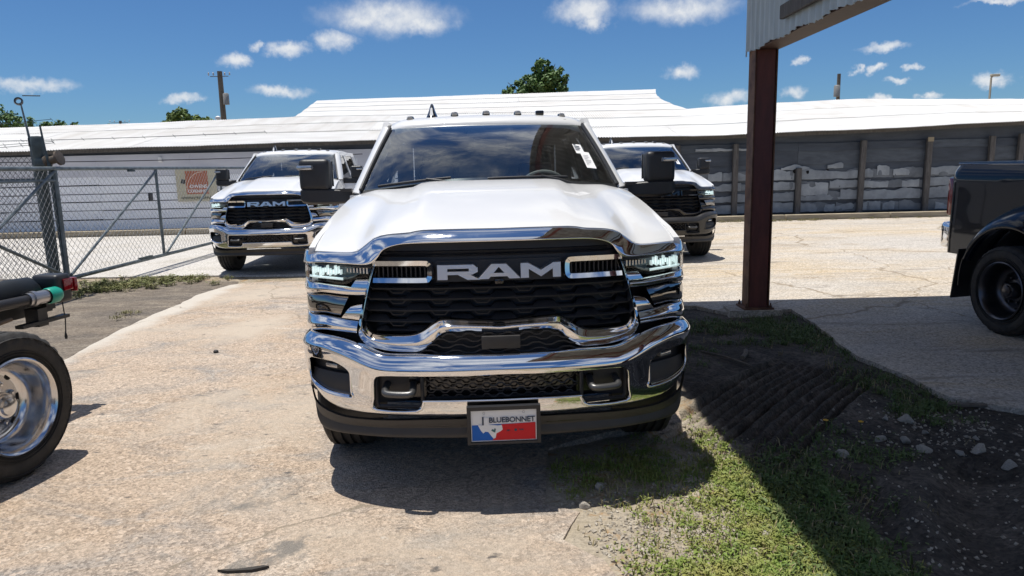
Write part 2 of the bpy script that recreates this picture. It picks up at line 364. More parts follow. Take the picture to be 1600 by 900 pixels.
# soil bed at the right with tyre ruts, finely shaped
TD = Vector((1.33, 1.50)).normalized(); TN = Vector((TD.y, -TD.x))
def soil_arr(x, y):
    def fb(x, y, s=1.0): return (np.sin(x*1.7*s+.3)*np.cos(y*1.3*s+1.1)+.5*np.sin(x*3.9*s+y*2.3*s+2)+.25*np.sin(x*8.1*s-y*7.3*s+.7)+.12*np.sin(x*17*s+y*13*s))/1.87
    def ss(t): t = np.clip(t, 0, 1); return t*t*(3-2*t)
    z = -.034+.010*fb(x, y, 1.3)+.006*fb(x+9, y+3, 4.1)+.0045*fb(x, y, 11)+.003*fb(x+2, y+5, 23)
    px, py = x-1.25, y-4.42; a = px*TD.x+py*TD.y; c0 = px*TN.x+py*TN.y; c = c0+.05*np.sin(a*1.3)
    for cc, w in ((.02, .20), (.42, .21)):                      # ribbed tyre tracks running up towards the post
        q = (c-cc)/w; e = ss((a+.55)/.4)*ss((1.85-a)/.3)*(.35+.65*ss((fb(x*2+1, y*2, 1.6)+.75)/.5)); k = ss((1.25-np.abs(q))/.2)
        wave = np.cos((q*w+.006*fb(x, y, 2.2))*2*math.pi/.080); wave = np.sign(wave)*np.abs(wave)**.6
        amp = .0220+.008*fb(x*1.3+5, y*1.3, 1.5)
        z = z+e*k*(-.030+amp*wave+.005*fb(x*3, y*3, 3))+e*.022*np.exp(-((np.abs(q)-1.2)/.14)**2)
    w3 = ss((.16-np.abs(c0+.33))/.05)*ss((1.1-a)/.4)*ss((a-.1)/.3); z = z+w3*.010*np.cos(c0*2*math.pi/.09)
    for (ax, ay, bx, by, w, d) in ((1.75,3.55,1.45,1.6,.10,.05), (2.45,3.6,1.5,2.0,.15,.06), (3.2,3.3,2.2,1.9,.13,.05)):   # ruts
        vx, vy = bx-ax, by-ay; t = np.clip(((x-ax)*vx+(y-ay)*vy)/(vx*vx+vy*vy), 0, 1); dd = np.hypot(x-ax-vx*t, y-ay-vy*t)+.03*fb(x*2, y*2, 2)
        z = z-d*np.exp(-(dd/w)**2)+d*.55*np.exp(-((dd-w*1.7)/(w*.6))**2)
    z = z+.024*ss((.85-x)/.45)*ss((4.2-y)/.4)                  # soil comes up level with the slab edge
    m = ss((x-1.7)/.5)*ss((4.6-y)/.5); z = z+m*.012*fb(x*1.5, y*1.5, 5)*1.0        # churned mud
    return z
X0, X1, Y0, Y1, ST = .10, 3.45, .9, 8.3, .014
nx, ny = int((X1-X0)/ST), int((Y1-Y0)/ST)
GXs, GYs = np.meshgrid(X0+np.arange(nx+1)*ST, Y0+np.arange(ny+1)*ST, indexing='ij'); SOIL = soil_arr(GXs, GYs)
def soil_h(x, y): return float(SOIL[min(nx, max(0, int((x-X0)/ST+.5))), min(ny, max(0, int((y-Y0)/ST+.5)))])
g = MB(); g.v = np.stack([GXs, GYs, SOIL], -1).reshape(-1, 3).tolist(); m_ = ny+1
g.f = [(i*m_+k, (i+1)*m_+k, (i+1)*m_+k+1, i*m_+k+1) for i in range(nx) for k in range(ny)]
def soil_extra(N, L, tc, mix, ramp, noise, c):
    # paler gravelly soil along the slab edge, with a ragged border
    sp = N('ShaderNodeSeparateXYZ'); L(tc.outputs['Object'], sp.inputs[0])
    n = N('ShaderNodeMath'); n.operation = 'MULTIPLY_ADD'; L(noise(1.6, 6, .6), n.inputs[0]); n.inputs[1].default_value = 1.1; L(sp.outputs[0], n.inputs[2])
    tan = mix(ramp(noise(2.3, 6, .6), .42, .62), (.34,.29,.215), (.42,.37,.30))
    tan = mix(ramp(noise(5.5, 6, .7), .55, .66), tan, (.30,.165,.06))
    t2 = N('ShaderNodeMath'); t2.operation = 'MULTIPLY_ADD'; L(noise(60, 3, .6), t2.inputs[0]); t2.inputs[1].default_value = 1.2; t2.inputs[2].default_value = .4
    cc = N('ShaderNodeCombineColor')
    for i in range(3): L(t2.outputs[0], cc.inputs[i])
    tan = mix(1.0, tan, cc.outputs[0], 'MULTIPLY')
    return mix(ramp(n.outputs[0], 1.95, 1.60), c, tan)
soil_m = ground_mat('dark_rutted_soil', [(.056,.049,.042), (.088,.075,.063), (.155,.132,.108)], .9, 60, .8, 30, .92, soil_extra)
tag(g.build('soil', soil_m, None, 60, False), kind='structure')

from mathutils.geometry import delaunay_2d_cdt as cdt
def slab(name, outline, m, top, thick, jit, seg=.12):
    P = []
    n = len(outline)
    for i in range(n):
        a = Vector(outline[i]); b = Vector(outline[(i+1) % n]); l = (b-a).length; k = max(1, min(160, int(l/seg))) if l < 25 else 2
        for q in range(k):
            p = a.lerp(b, q/k); d = Vector((-(b-a).y, (b-a).x)).normalized()
            if l < 25: p += d*jit*(fbm(p.x*2.1, p.y*2.1)+.5*fbm(p.x*7, p.y*7)+random.uniform(-.25, .25))
            P.append(p)
    k = len(P); r = cdt([Vector((p.x, p.y)) for p in P], [], [list(range(k))], 1, 1e-5)
    bm = bmesh.new(); tv = [bm.verts.new((p.x, p.y, top)) for p in r[0]]
    for q in r[2]:
        try: bm.faces.new([tv[w] for w in q])
        except ValueError: pass
    vt = [bm.verts.new((p.x, p.y, top)) for p in P]; vb = [bm.verts.new((p.x, p.y, top-thick)) for p in P]
    for i in range(k): bm.faces.new((vt[i], vb[i], vb[(i+1) % k], vt[(i+1) % k]))
    bmesh.ops.recalc_face_normals(bm, faces=bm.faces); me = bpy.data.meshes.new(name); bm.to_mesh(me); bm.free()
    o = link(name, me, m); return tag(o, kind='structure')
slab('concrete_slab', [(-4.35,-6),(-4.12,2),(-4.08,6.3),(-4.2,7.7),(-4.28,9.6),(-4.15,10.45),(-3.7,10.75),(-2.6,10.55),(-1,10.7),(1.12,10.8),(1.15,8.15),(1.12,5.0),(1.06,4.32),(.55,4.22),(.18,3.95),(.14,3.27),(.30,3.17),(.22,2.94),(.37,2.75),(.43,2.55),(.46,1.2),(.5,-6)], slab_m, 0, .2, .035)
slab('concrete_yard', [(1.145,8.2),(2.1,8.05),(2.4,7.55),(3.05,7.75),(3.02,6.9),(2.85,5.75),(2.92,5.3),(2.98,4.7),(3.3,4.42),(4.1,4.15),(5.2,3.7),(8,3.2),(12,3),(34,3),(34,19.55),(1.2,19.55),(1.14,10.85)], yard_m, .002, .2, .03)
slab('driveway', [(-40,11.7),(-8,11.65),(-6.6,11.6),(-5.3,11.55),(-3.2,11.32),(-1,11.25),(1.12,11.2),(1.19,19.55),(-40,19.55)], road_m, -.004, .2, .03)
slab('asphalt_patch', [(-30,-6),(-4.0,-6),(-3.8,2),(-3.8,6.3),(-3.9,7.7),(-3.9,9.8),(-4.2,10.9),(-5.2,11.2),(-6.5,11.3),(-9,11.3),(-30,11.4)], asph_m, -.022, .2, .05)

slab('gravel_strip', [(-30,11.0),(-8,11.0),(-5,10.95),(-4.2,10.2),(1.3,10.4),(1.3,11.9),(-30,12.2)], tan_m, -.030, .12, .03)

# ------------------------------------------------------------------ warehouse at the back of the yard
wh = empty('warehouse', (0, 20.4, 0)); tag(wh, 'long low shed with white corrugated metal roof and dark patched siding', 'building')
def W_(x, y, z): return (x, y-20.4, z)
EX = [-40,-13.8,-8.6,-3.7,2.7,5.8,10.5,14,30]; EZ = [2.33,2.34,2.38,2.42,2.34,2.33,2.42,2.52,2.55]
def eave(x): return float(np.interp(x, EX, EZ))
def ridge_y(x):
    return 25.2
def roof_z(x, y):
    t = (y-19.9); RZ = float(np.interp(x, [-40,-17,-12,-7,6.2,8.8,12,17.5,30], [3.30,3.32,3.38,3.47,3.42,3.54,3.62,3.48,3.42]))
    if y <= 25.2: z = lerp(eave(x), RZ, t/5.3)
    else: z = lerp(RZ, float(np.interp(x, [-8.2,6.4], [4.66,4.80])), (y-25.2)/6.9)
    return z+.012*fbm(x*.8, y*.8)
roof_m = mat('white_roof_coating', (.70,.70,.69), .55, n_scale=1.2, col2=(.56,.55,.53), stretch=(.6,2,1), bump=.15, bump_scale=9, detail=9)
roof_m2 = mat('white_roof_coating_dusty', (.66,.655,.64), .6, n_scale=1.8, col2=(.52,.50,.47), stretch=(.6,2,1), bump=.15, bump_scale=9, detail=9)
roof_m3 = mat('white_roof_coating_worn', (.66,.655,.64), .6, n_scale=1.0, col2=(.54,.52,.49), stretch=(2.5,.5,1), bump=.15, bump_scale=9, detail=10)
def sheet(x0, x1, y0, y1, lift, m):
    n = int((x1-x0)/.076*6); rows = []
    for j in range(6):
        y = lerp(y0, y1, j/5); rows.append([W_(lerp(x0, x1, i/n), y, roof_z(lerp(x0, x1, i/n), y)+lift*(1-j/5)+.013*math.sin(lerp(x0, x1, i/n)*2*math.pi/.076)) for i in range(n+1)])
    b = MB().solid(rows, [[(x, y, z-.006) for x, y, z in r] for r in rows]); return b.build('roof_sheet', m, wh, 60)
def courses(xa, xb, yl, w0):
    for k in range(len(yl)-1):
        x = xa
        while x < xb-.01:
            w = w0*random.uniform(.8, 1.25); x2 = min(xb, x+w)
            if xb-x2 < w0*.3: x2 = xb
            y1_ = yl[k+1]+.12; sheet(x, x2-.004, yl[k]+random.uniform(-.04, .04)*(k > 0), y1_, .010+random.uniform(0, .010), random.choice((roof_m, roof_m, roof_m2, roof_m3))); x = x2
courses(-24, 26, [19.88, 21.7, 23.5, 25.2], 3.1)
# raised middle part, hipped at its ends
def mid_bounds(y):
    t = (y-25.2)/6.9; return lerp(-7.3, -8.25, t), lerp(6.15, 6.45, t)+.55*math.sin(math.pi*t)*0-.38*math.sin(math.pi*min(1, t))
yl = [25.2, 26.9, 28.6, 30.3, 32.1]
for k in range(4):
    y0, y1_ = yl[k], yl[k+1]+(.1 if k < 3 else 0); nseg = 5
    for q in range(nseg):
        n = 110; rows = []
        for j in range(5):
            y = lerp(y0, y1_, j/4); a, b_ = mid_bounds(y); r = []
            for i in range(n+1):
                x = lerp(lerp(a, b_, q/nseg), lerp(a, b_, (q+1)/nseg), i/n); r.append(W_(x, y, roof_z(x, y)+.014*(1-j/4)+.010*math.sin(x*2*math.pi/.076)))
            rows.append(r)
        MB().solid(rows, [[(x, y, z-.006) for x, y, z in r] for r in rows]).build('roof_sheet', random.choice((roof_m, roof_m2)), wh, 60)
wdark = mat('dark_slate_siding', (.066,.078,.098), .62, n_scale=1.5, col2=(.040,.047,.060), stretch=(1,1,4), detail=8)
wdark2 = mat('dark_slate_siding_faded', (.095,.11,.13), .6, n_scale=2.1, col2=(.055,.064,.078), stretch=(1,1,4), detail=8)
torn_m = mat('torn_grey_sheathing', (.27,.30,.33), .65, n_scale=3.4, col2=(.17,.19,.215), bump=.3, bump_scale=9)
torn_m2 = mat('torn_grey_sheathing_pale', (.36,.39,.42), .65, n_scale=3.4, col2=(.22,.245,.27), bump=.3, bump_scale=9)
wwhite = mat('whitewashed_board', (.90,.90,.91), .7, n_scale=2.0, col2=(.80,.80,.83), stretch=(1,1,5), detail=8)
wgrey = mat('grey_upper_panel', (.62,.62,.66), .7, n_scale=1.2, col2=(.54,.54,.59), stretch=(1,1,3), detail=8)
oldwood = mat('weathered_timber', (.13,.12,.115), .85, n_scale=9, col2=(.07,.065,.06), stretch=(4,4,.5), bump=.4, bump_scale=30)
MB().box(W_(0, 22.6, 1.1), (62, 4.0, 2.2)).build('wall', wdark, wh, None)
MB().solid([[W_(x, 20.40, 1.9), W_(x, 20.40, eave(x)+.075)] for x in np.linspace(-30, 30, 120)], [[W_(x, 20.46, 1.9), W_(x, 20.46, eave(x)+.075)] for x in np.linspace(-30, 30, 120)]).build('frieze', wdark, wh, None)
MB().box(W_(0, 28.8, 1.6), (14, 6.0, 3.0)).build('rear_wall', wdark, wh, None)
MB().solid([[W_(x, 20.15, eave(x)-.09), W_(x, 20.15, eave(x)+.0)] for x in np.linspace(-24, 26, 60)], [[W_(x, 20.22, eave(x)-.09), W_(x, 20.22, eave(x)+.0)] for x in np.linspace(-24, 26, 60)]).build('eave_plate', oldwood, wh, None)
# lap boards: right part dark, left part whitewashed
PXs = [1.2, 3.0, 4.7, 6.3, 8.08, 9.84, 11.68, 13.43, 14.25, 16.2, 18.2, 20.2]
bz = [.14, .46, .77, 1.05, 1.28, 1.50, 1.86, 2.06]
for i in range(len(PXs)-1):
    for k in range(len(bz)-1):
        x0, x1 = PXs[i]+.004, PXs[i+1]-.004; z0, z1 = bz[k]+random.uniform(-.015, .015), bz[k+1]+.02; sag = random.uniform(-.02, .02)
        F = []; B = []
        for q in range(5):
            x = lerp(x0, x1, q/4); dz = sag*math.sin(math.pi*q/4); F.append([W_(x, 20.36-.028, z0+dz), W_(x, 20.36-.004, z1+dz)]); B.append([W_(x, 20.395, z0+dz), W_(x, 20.395, z1+dz)])
        MB().solid(F, B).build('board', random.choice((wdark, wdark, wdark2)), wh, None)
# torn sheathing hanging on the lower boards
def torn(x0, x1, z0, z1, m, prow):
    n = max(6, int((x1-x0)/.07)); F = []; B = []; a = random.uniform(.02, .10); ph = random.uniform(0, 6); r1 = r2 = 0
    for i in range(n+1):
        t = i/n; x = lerp(x0, x1, t); r1 = .7*r1+random.uniform(-.025, .025); r2 = .6*r2+random.uniform(-.014, .014)
        zb = z0+abs(r2); zt = z1-a*(.5+.5*math.sin(ph+t*random.choice((2.0, 2.02))*2.2))+r1
        zt = max(zb+.06, zt); o = prow+.012*math.sin(t*9+ph)
        F.append([W_(x, 20.325-o, zb), W_(x, 20.325-o-.012, (zb+zt)/2), W_(x, 20.325-o-.006, zt)]); B.append([W_(x, 20.333-o, zb), W_(x, 20.333-o-.012, (zb+zt)/2), W_(x, 20.333-o-.006, zt)])
    MB().solid(F, B).build('torn_sheet', m, wh, 40)
tears = [(5.0,5.95,1.08,1.30),(6.0,6.9,1.08,1.31),(7.0,7.98,1.07,1.36),(8.15,9.75,1.07,1.36),(9.9,10.2,1.10,1.34),(10.3,10.65,1.14,1.42),(10.75,11.3,1.13,1.33),(11.75,13.3,1.12,1.36),
         (5.0,6.5,.79,1.03),(7.0,8.02,.79,1.00),(8.15,8.95,.62,1.00),(8.98,9.77,.82,1.04),(9.9,11.5,.80,1.04),(11.8,13.3,.82,1.12),(13.5,14.2,.8,1.2),
         (4.9,6.7,.48,.70),(7.0,8.0,.48,.74),(8.15,9.3,.48,.66),(9.3,9.77,.50,.80),(9.9,11.55,.48,.76),(11.75,13.3,.48,.80),(13.5,14.2,.45,.76),
         (4.9,6.6,.16,.40),(7.25,7.98,.16,.44),(8.2,9.15,.16,.42),(8.95,9.77,.20,.38),(9.95,10.45,.18,.42),(10.5,10.85,.18,.42),(12.0,13.2,.16,.44),(8.9,9.35,1.36,1.54),(7.6,8.4,1.34,1.46),(5.2,6.9,1.90,2.0)]
torn_d = mat('crumpled_blue_grey_sheathing', (.17,.19,.215), .65, n_scale=3.0, col2=(.095,.108,.125), bump=.4, bump_scale=7)
for i in range(2, len(PXs)-1):
    for z0, z1 in ((.15,.44),(.47,.75),(.78,1.03),(1.06,1.33)):
        xs_ = sorted([PXs[i]+.07, PXs[i+1]-.07]+[random.uniform(PXs[i]+.3, PXs[i+1]-.3) for _ in range(random.choice((1, 1, 2)))])
        for a, b in zip(xs_[:-1], xs_[1:]):
            if b-a > .15 and random.random() < .88: torn(a+.01, b-.01, z0+random.uniform(0, .03), z1, torn_d, .004)
for k, (x0, x1, z0, z1) in enumerate(tears): torn(x0, x1, z0, z1, random.choice((torn_m, torn_m, torn_m2)), .014+.004*(k % 4))
for (x, z, r) in ((7.18,.38,.10),(8.9,1.33,.04),(8.0,1.31,.07),(8.35,1.28,.05)):
    MB().prism([(x+r*random.uniform(.6,1.15)*math.cos(a), z+r*random.uniform(.7,1.15)*math.sin(a)) for a in np.linspace(0, 2*math.pi, 12)[:-1]], lambda a, b: W_(a, 20.285, b), lambda a, b: W_(a, 20.290, b)).build('hole', mat('black_hole', (.004,.004,.005), .9), wh, None)
for x, zt in ((3.0,2.1),(4.7,2.1),(6.3,2.1),(8.08,1.40),(9.84,2.12),(11.68,2.14),(13.43,2.16),(14.22,2.2),(16.2,2.2)):
    MB().rbox(W_(x, 20.24, zt/2+.03), (.15, .10, zt-.06), .012, 1, rotY(random.uniform(-1, 1))).build('wall_post', oldwood, wh)
MB().box(W_(11.68, 20.18, 2.10), (.16, .02, .12)).build('post_cap', mat('pale_wood_block', (.30,.25,.17), .8), wh)
# left whitewashed part
lz = [.10, .40, .66, .90, 1.12, 1.36, 1.60]
for i, (x0, x1) in enumerate(((-24,-17),(-17,-14.2),(-14.2,-11.5),(-11.5,-8.9),(-8.9,-6.3),(-6.3,-3.6),(-3.6,-1.0),(-1.0,1.19))):
    for k in range(len(lz)-1):
        F = []; B = []; sg = random.uniform(-.012, .012)
        for q in range(4):
            x = lerp(x0+.004, x1-.004, q/3); F.append([W_(x, 20.33, lz[k]+.022+sg*q/3), W_(x, 20.345, lz[k+1]-.004+sg*q/3)]); B.append([W_(x, 20.39, lz[k]+.035), W_(x, 20.39, lz[k+1]-.012)])
        MB().solid(F, B).build('board', wwhite, wh, None)
    MB().box(W_((x0+x1)/2, 20.36, 1.90), (x1-x0-.006, .05, .60)).build('upper_panel', wgrey, wh, None)
MB().rbox(W_(-9.7, 20.30, 2.04), (.10, .07, .13), .01).build('junction_box', paper, wh)
# sign on the whitewashed wall, seen through the gate
sg = empty('wall_sign', (-8.75, 20.28, 1.32)); tag(sg, 'beige sign with rust-orange square lettered Owens Corning on whitewashed wall', 'sign')
S = lambda x, y, z: (x, y, z)
sgm = mat('sign_beige', (.52,.47,.33), .6, n_scale=5, n_amt=.15); sgo = mat('sign_orange', (.42,.12,.05), .6, n_scale=6, n_amt=.15)
MB().box((0, 0, 0), (1.12, .02, .90)).build('panel', sgm, sg, None)
sq = MB().box((.02, -.014, .07), (.62, .006, .64)).build('orange_square', sgo, sg, None)
arc = MB(); arc.tube([(.22+.44*math.cos(a)-.04, -.022, -.12+.48*math.sin(a)) for a in np.linspace(rad(88), rad(182), 20)], .010, 6); arc.build('arc', mat('sign_pale', (.75,.55,.42), .6), sq)
for s, size, x, z, m in (('OWENS', .135, .06, -.04, whiteink), ('CORNING', .115, .02, -.17, whiteink), ('ROOFING PRO SUPPLIES', .083, .0, -.36, mat('sign_olive_ink', (.12,.12,.07), .6))):
    o = link('lettering', text_mesh(s, size, .003, .002), m, sg); o.location = (x, -.022, z); o.rotation_euler = (rad(90), 0, 0)
MB().box((-.36, -.02, .10), (.10, .02, .11), rotY(15)).build('dark_clip', blackp, sg, None)
# timber kerb in lengths at the foot of the wall
kerb_m = mat('bleached_timber_kerb', (.42,.36,.26), .85, n_scale=5, col2=(.30,.25,.18), stretch=(.5,3,3), bump=.3, bump_scale=20)
kb = empty('timber_kerb', (0, 19.7, 0)); tag(kb, 'line of bleached timbers lying along the foot of the shed wall', 'kerb')
x = -24.0
while x < 22:
    l = random.uniform(2.8, 4.2); MB().rbox((x+l/2, random.uniform(-.03, .03), .075), (l-.03, .16, .15), .015, 1, rotZ(random.uniform(-.5, .5))).build('timber', kerb_m, kb); x += l
MB().box((0, 20.02, .01), (60, .62, .06)).build('wall_footing', road_m, None, None)['kind'] = 'structure'

# ------------------------------------------------------------------ open steel canopy on the right
cp = empty('steel_canopy', (2.67, 7.72, 0)); tag(cp, 'open steel canopy on a dark red post with corrugated siding above', 'canopy')
O = Vector((2.67, 7.72, 0))
def K(x, y, z): return (x-O.x, y-O.y, z)
pst = MB(); pst.rbox(K(2.665, 7.72, 1.40), (.205, .17, 2.72), .008, 1); post = pst.build('post', rust, cp)
MB().box(K(2.555, 7.72, 1.40), (.012, .20, 2.70)).build('flange', rust_edge, post, None)
MB().box(K(2.776, 7.72, 1.40), (.012, .20, 2.70)).build('flange', rust_edge, post, None)
MB().box(K(2.66, 7.72, .045), (.32, .30, .02)).build('base_plate', rust_edge, post, None)
for qx, qy in ((-.13,-.12),(.13,-.12),(-.13,.12),(.13,.12)):
    MB().lathe([(.016,0),(.016,.022),(.008,.024),(.008,.05),(0,.05)], 6, Matrix.Translation(K(2.66+qx, 7.72+qy, .055))).build('anchor_bolt', rust_edge, post, None)
beam = MB().box(K(2.67, 4.5, 2.86), (.20, 6.6, .20)).build('beam', rust, cp, None)
MB().box(K(2.67, 4.5, 2.752), (.25, 6.62, .016)).build('beam_flange', mat('rust_brown_beam', (.085,.038,.025), .6, n_scale=5, col2=(.055,.025,.018)), beam, None)
corr = mat('aged_galvanised_sheet', (.52,.55,.55), .5, .3, n_scale=3, col2=(.40,.43,.43), stretch=(1,4,.5), bump=.05)
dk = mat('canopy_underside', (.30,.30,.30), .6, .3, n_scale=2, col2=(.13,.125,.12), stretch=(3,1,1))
n_pan = 6
for k in range(n_pan):                                   # siding panels on the yard side, corrugated, ragged at the foot
    ya, yb = 7.86-.80*k, 7.86-.80*(k+1)+.0; F = []; B = []; n = 60
    for i in range(n+1):
        y = lerp(ya, yb, i/n); dx = .016*math.sin(y*2*math.pi/.133); zb = 2.735+.012*random.random()-(.05 if (k == 0 and i < 4) else 0)+.012*math.sin(y*9)
        F.append([K(2.525+dx-.004*(k % 2), y, z) for z in (zb, 3.2, 4.05)]); B.append([K(2.529+dx-.004*(k % 2), y, z) for z in (zb, 3.2, 4.05)])
    MB().solid(F, B).build('siding_panel', corr, cp, 60)
MB().rbox(K(2.475, 4.93, 2.925), (.045, 3.6, .12), .006, 1).build('plank', oldwood, cp)
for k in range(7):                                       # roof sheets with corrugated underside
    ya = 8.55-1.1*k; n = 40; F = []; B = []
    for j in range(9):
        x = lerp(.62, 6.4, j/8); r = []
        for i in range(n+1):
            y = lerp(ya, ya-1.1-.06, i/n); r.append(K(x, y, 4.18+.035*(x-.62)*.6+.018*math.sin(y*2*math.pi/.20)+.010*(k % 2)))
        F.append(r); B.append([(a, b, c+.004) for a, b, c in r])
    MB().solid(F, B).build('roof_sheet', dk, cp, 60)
for x in (.75, 2.2, 3.8, 5.2, 6.3): MB().box(K(x, 4.7, 4.10+.021*(x-.62)), (.07, 7.6, .10)).build('purlin', rust, cp, None)
for y in (7.72, 2.0): MB().box(K(3.55, y, 3.985), (5.6, .10, .10), rotY(-1.2)).build('rafter', rust, cp, None)
for x, y in ((2.665, 1.3),): MB().rbox(K(x, y, 2.0), (.20, .17, 4.0), .008, 1).build('post', rust, cp)
MB().prism([(-.30,-.17),(.27,-.20),(.31,.13),(-.27,.18)], lambda a, b: (2.63+a, 7.72+b, -.04), lambda a, b: (2.63+a*.97, 7.72+b*.97, .035)).build('post_footing', yard_m, None, None)['kind'] = 'structure'

wk = empty('reflection_building', (-3, -13, 0)); tag(wk, 'unseen low building with dark bays, added behind the camera to be mirrored in the chrome', 'building')  # added building behind the camera, out of view, shapes what the chrome reflects
wkm = mat('reflection_building_wall', (.62,.61,.58), .7, n_scale=1.5, col2=(.50,.49,.46)); wkd = mat('reflection_bay_dark', (.02,.02,.022), .9)
MB().box((0, -3, 1.5), (24, 6, 3.0)).build('wall', wkm, wk, None)
for x in (-9, -4.6, 8.6): MB().box((x, .02, 1.25), (2.6, .06, 2.5)).build('reflection_bay', wkd, wk, None)
MB().box((0, .3, 3.1), (24.6, 1.4, .18)).build('eave', rust, wk, None)

# ------------------------------------------------------------------ cantilever gate on the left (runs away from the camera)
GX = -6.2
gt = empty('chain_link_gate', (GX, 9.94, 0)); tag(gt, 'grey tubular sliding gate filled with chain link mesh and diagonal braces', 'gate')
def G(y, z, dx=0): return (dx, y-9.94, z)
for y0, z0, y1_, z1 in ((8.2,1.74,17.8,1.74), (9.94,.22,17.8,.20)): MB().tube([G(y0, z0), G(y1_, z1)], .028 if z0 > 1 else .030, 10).build('rail', galv, gt)
for y in (9.94, 12.76, 15.58): MB().tube([G(y, .22), G(y, 1.74)], .025, 10).build('upright', galv, gt)
for a, b in (((9.98,.26),(12.72,1.68)), ((12.84,.24),(15.54,1.68)), ((8.4,.86),(9.90,1.70)), ((8.2,1.02),(9.94,.24))): MB().tube([G(*a, .012), G(*b, .012)], .021, 8).build('brace', galv, gt)
MB().tube([G(8.2, 1.58), G(9.9, 1.58)], .02, 8).build('upper_tail_rail', galv, gt)
MB().rbox(G(12.1, .24), (.05, .42, .05), .01).build('rail_splice', galvd, gt)
MB().rbox(G(12.45, 1.25, .02), (.02, .13, .14), .005).build('dark_tag', blackp, gt)
MB().rbox(G(11.9, 1.70, .02), (.03, .2, .03), .005).build('latch', galvd, gt)
def chain(b, y0, y1_, z0, z1, sp_y, sp_z, r, put):
    # diamonds: two families of diagonal wires
    sl = sp_z/sp_y; hgt = z1-z0
    k = int((y1_-y0+hgt/sl)/sp_y)+2
    for fam in (1, -1):
        for i in range(-1, k):
            if fam == 1: ya = y0-hgt/sl+i*sp_y; P = (ya, z0), (ya+hgt/sl, z1)
            else: ya = y0+i*sp_y; P = (ya, z0), (ya-hgt/sl, z1)
            (a, za), (c, zc) = P; t0, t1 = 0.0, 1.0; d = c-a
            lo, hi = sorted(((y0-a)/d, (y1_-a)/d)); t0 = max(t0, lo); t1 = min(t1, hi)
            if t1-t0 < .01: continue
            b.tube([put(lerp(a, c, t0), lerp(za, zc, t0), .004*fam), put(lerp(a, c, t1), lerp(za, zc, t1), .004*fam)], r, 4, cap=False)
wire = mat('chain_link_wire', (.24,.25,.26), .5, .3)
b = MB(); chain(b, 9.96, 17.75, .25, 1.71, .125, .115, .0024, lambda y, z, o: G(y, z, o-.03)); tag(b.build('wire_mesh', wire, gt, None, False), kind='stuff')
b = MB(); chain(b, 8.25, 9.92, .25, 1.71, .10, .115, .0028, lambda y, z, o: G(y, z, o-.03)); tag(b.build('wire_mesh', wire, gt, None, False), kind='stuff')
gp = empty('gate_post', (-6.44, 10.02, 0)); tag(gp, 'thick green grey steel gate post with rusty roller bolted to its side', 'post')
MB().lathe([(.075,-.05),(.075,1.98),(.082,2.0),(.082,2.15),(.07,2.18),(0,2.185)], 20).build('pipe', galvd, gp)
rl = MB(); rl.lathe([(.0,-.10),(.085,-.10),(.085,-.075),(.055,-.06),(.055,.05),(.10,.07),(.10,.10),(.03,.11),(0,.11)], 20, Matrix.Translation((.20, -.02, 1.86)) @ Matrix.Rotation(rad(75), 4, 'Y')); rl.build('roller', mat('rusty_roller', (.10,.085,.07), .6, .5, n_scale=20, col2=(.16,.12,.09)), gp)
MB().rbox((.05, -.03, 1.83), (.14, .12, .10), .01).build('roller_bracket', galvd, gp)
ar = MB(); ar.tube([(.20, -.06, .30), (.165, -.06, 1.75), (.13, -.06, 2.0), (.10, -.06, 2.33)], [.03, .028, .014, .012], 8); ar.build('wire_arm', galvd, gp)
# chain link fence running left from the post, with barbed wire above
fc = empty('chain_link_fence', (-6.6, 10.25, 0)); tag(fc, 'dark chain link fence panel running left from the gate post', 'fence')
b = MB(); chain(b, -3.6, 0, .02, 1.93, .075, .085, .0030, lambda y, z, o: (y, o, z)); tag(b.build('wire_mesh', mat('dark_wire', (.06,.065,.07), .5, .3), fc, None, False), kind='stuff')
MB().tube([(-3.6, 0, 1.60), (0, 0, 1.60)], .018, 8).build('rail', galvd, fc)
MB().tube([(-3.55, 0, 0), (-3.55, 0, 2.1)], .03, 8).build('line_post', galvd, fc)
for k, (za, zb, x1) in enumerate(((2.32,2.42,.25),(2.20,2.18,3.2),(2.10,2.12,.2),(2.02,2.10,.2))):
    w = MB(); w.tube([(x, .02*k, lerp(za, zb, (x+3.4)/(x1+3.4))-.05*math.sin(math.pi*(x+3.4)/(x1+3.4))) for x in np.linspace(-3.4, x1, 12)], .0045, 4)
    for x in np.linspace(-3.2, x1, 16): w.tube([(x-.02, .02*k, lerp(za, zb, (x+3.4)/(x1+3.4))-.05*math.sin(math.pi*(x+3.4)/(x1+3.4))+.02), (x+.02, .02*k, lerp(za, zb, (x+3.4)/(x1+3.4))-.05*math.sin(math.pi*(x+3.4)/(x1+3.4))-.02)], .003, 4)
    w.build('barbed_wire', galvd, fc, None)
fl = empty('yard_floodlight', (-7.24, 11.0, 0)); tag(fl, 'thin pole with a ring shaped lamp head above the gate post', 'lamp')
MB().tube([(.1, 0, 0), (.06, 0, 2.2), (0, 0, 2.70)], [.02, .018, .011], 8).build('pole', galv, fl)
MB().rbox((.09, 0, 2.15), (.08, .07, .13), .01).build('clamp', blackp, fl)
hd = MB(); hd.lathe([(.035,-.03),(.055,-.04),(.062,0),(.055,.03),(.035,.025)], 20, Matrix.Translation((-.03, 0, 2.75)) @ Matrix.Rotation(rad(80), 4, 'X') @ Matrix.Rotation(rad(25), 4, 'Y'), True); hd.tube([(.04, 0, 2.83), (.30, 0, 2.82)], .008, 6); hd.build('lamp_head', mat('dark_head', (.04,.05,.06), .4), fl)
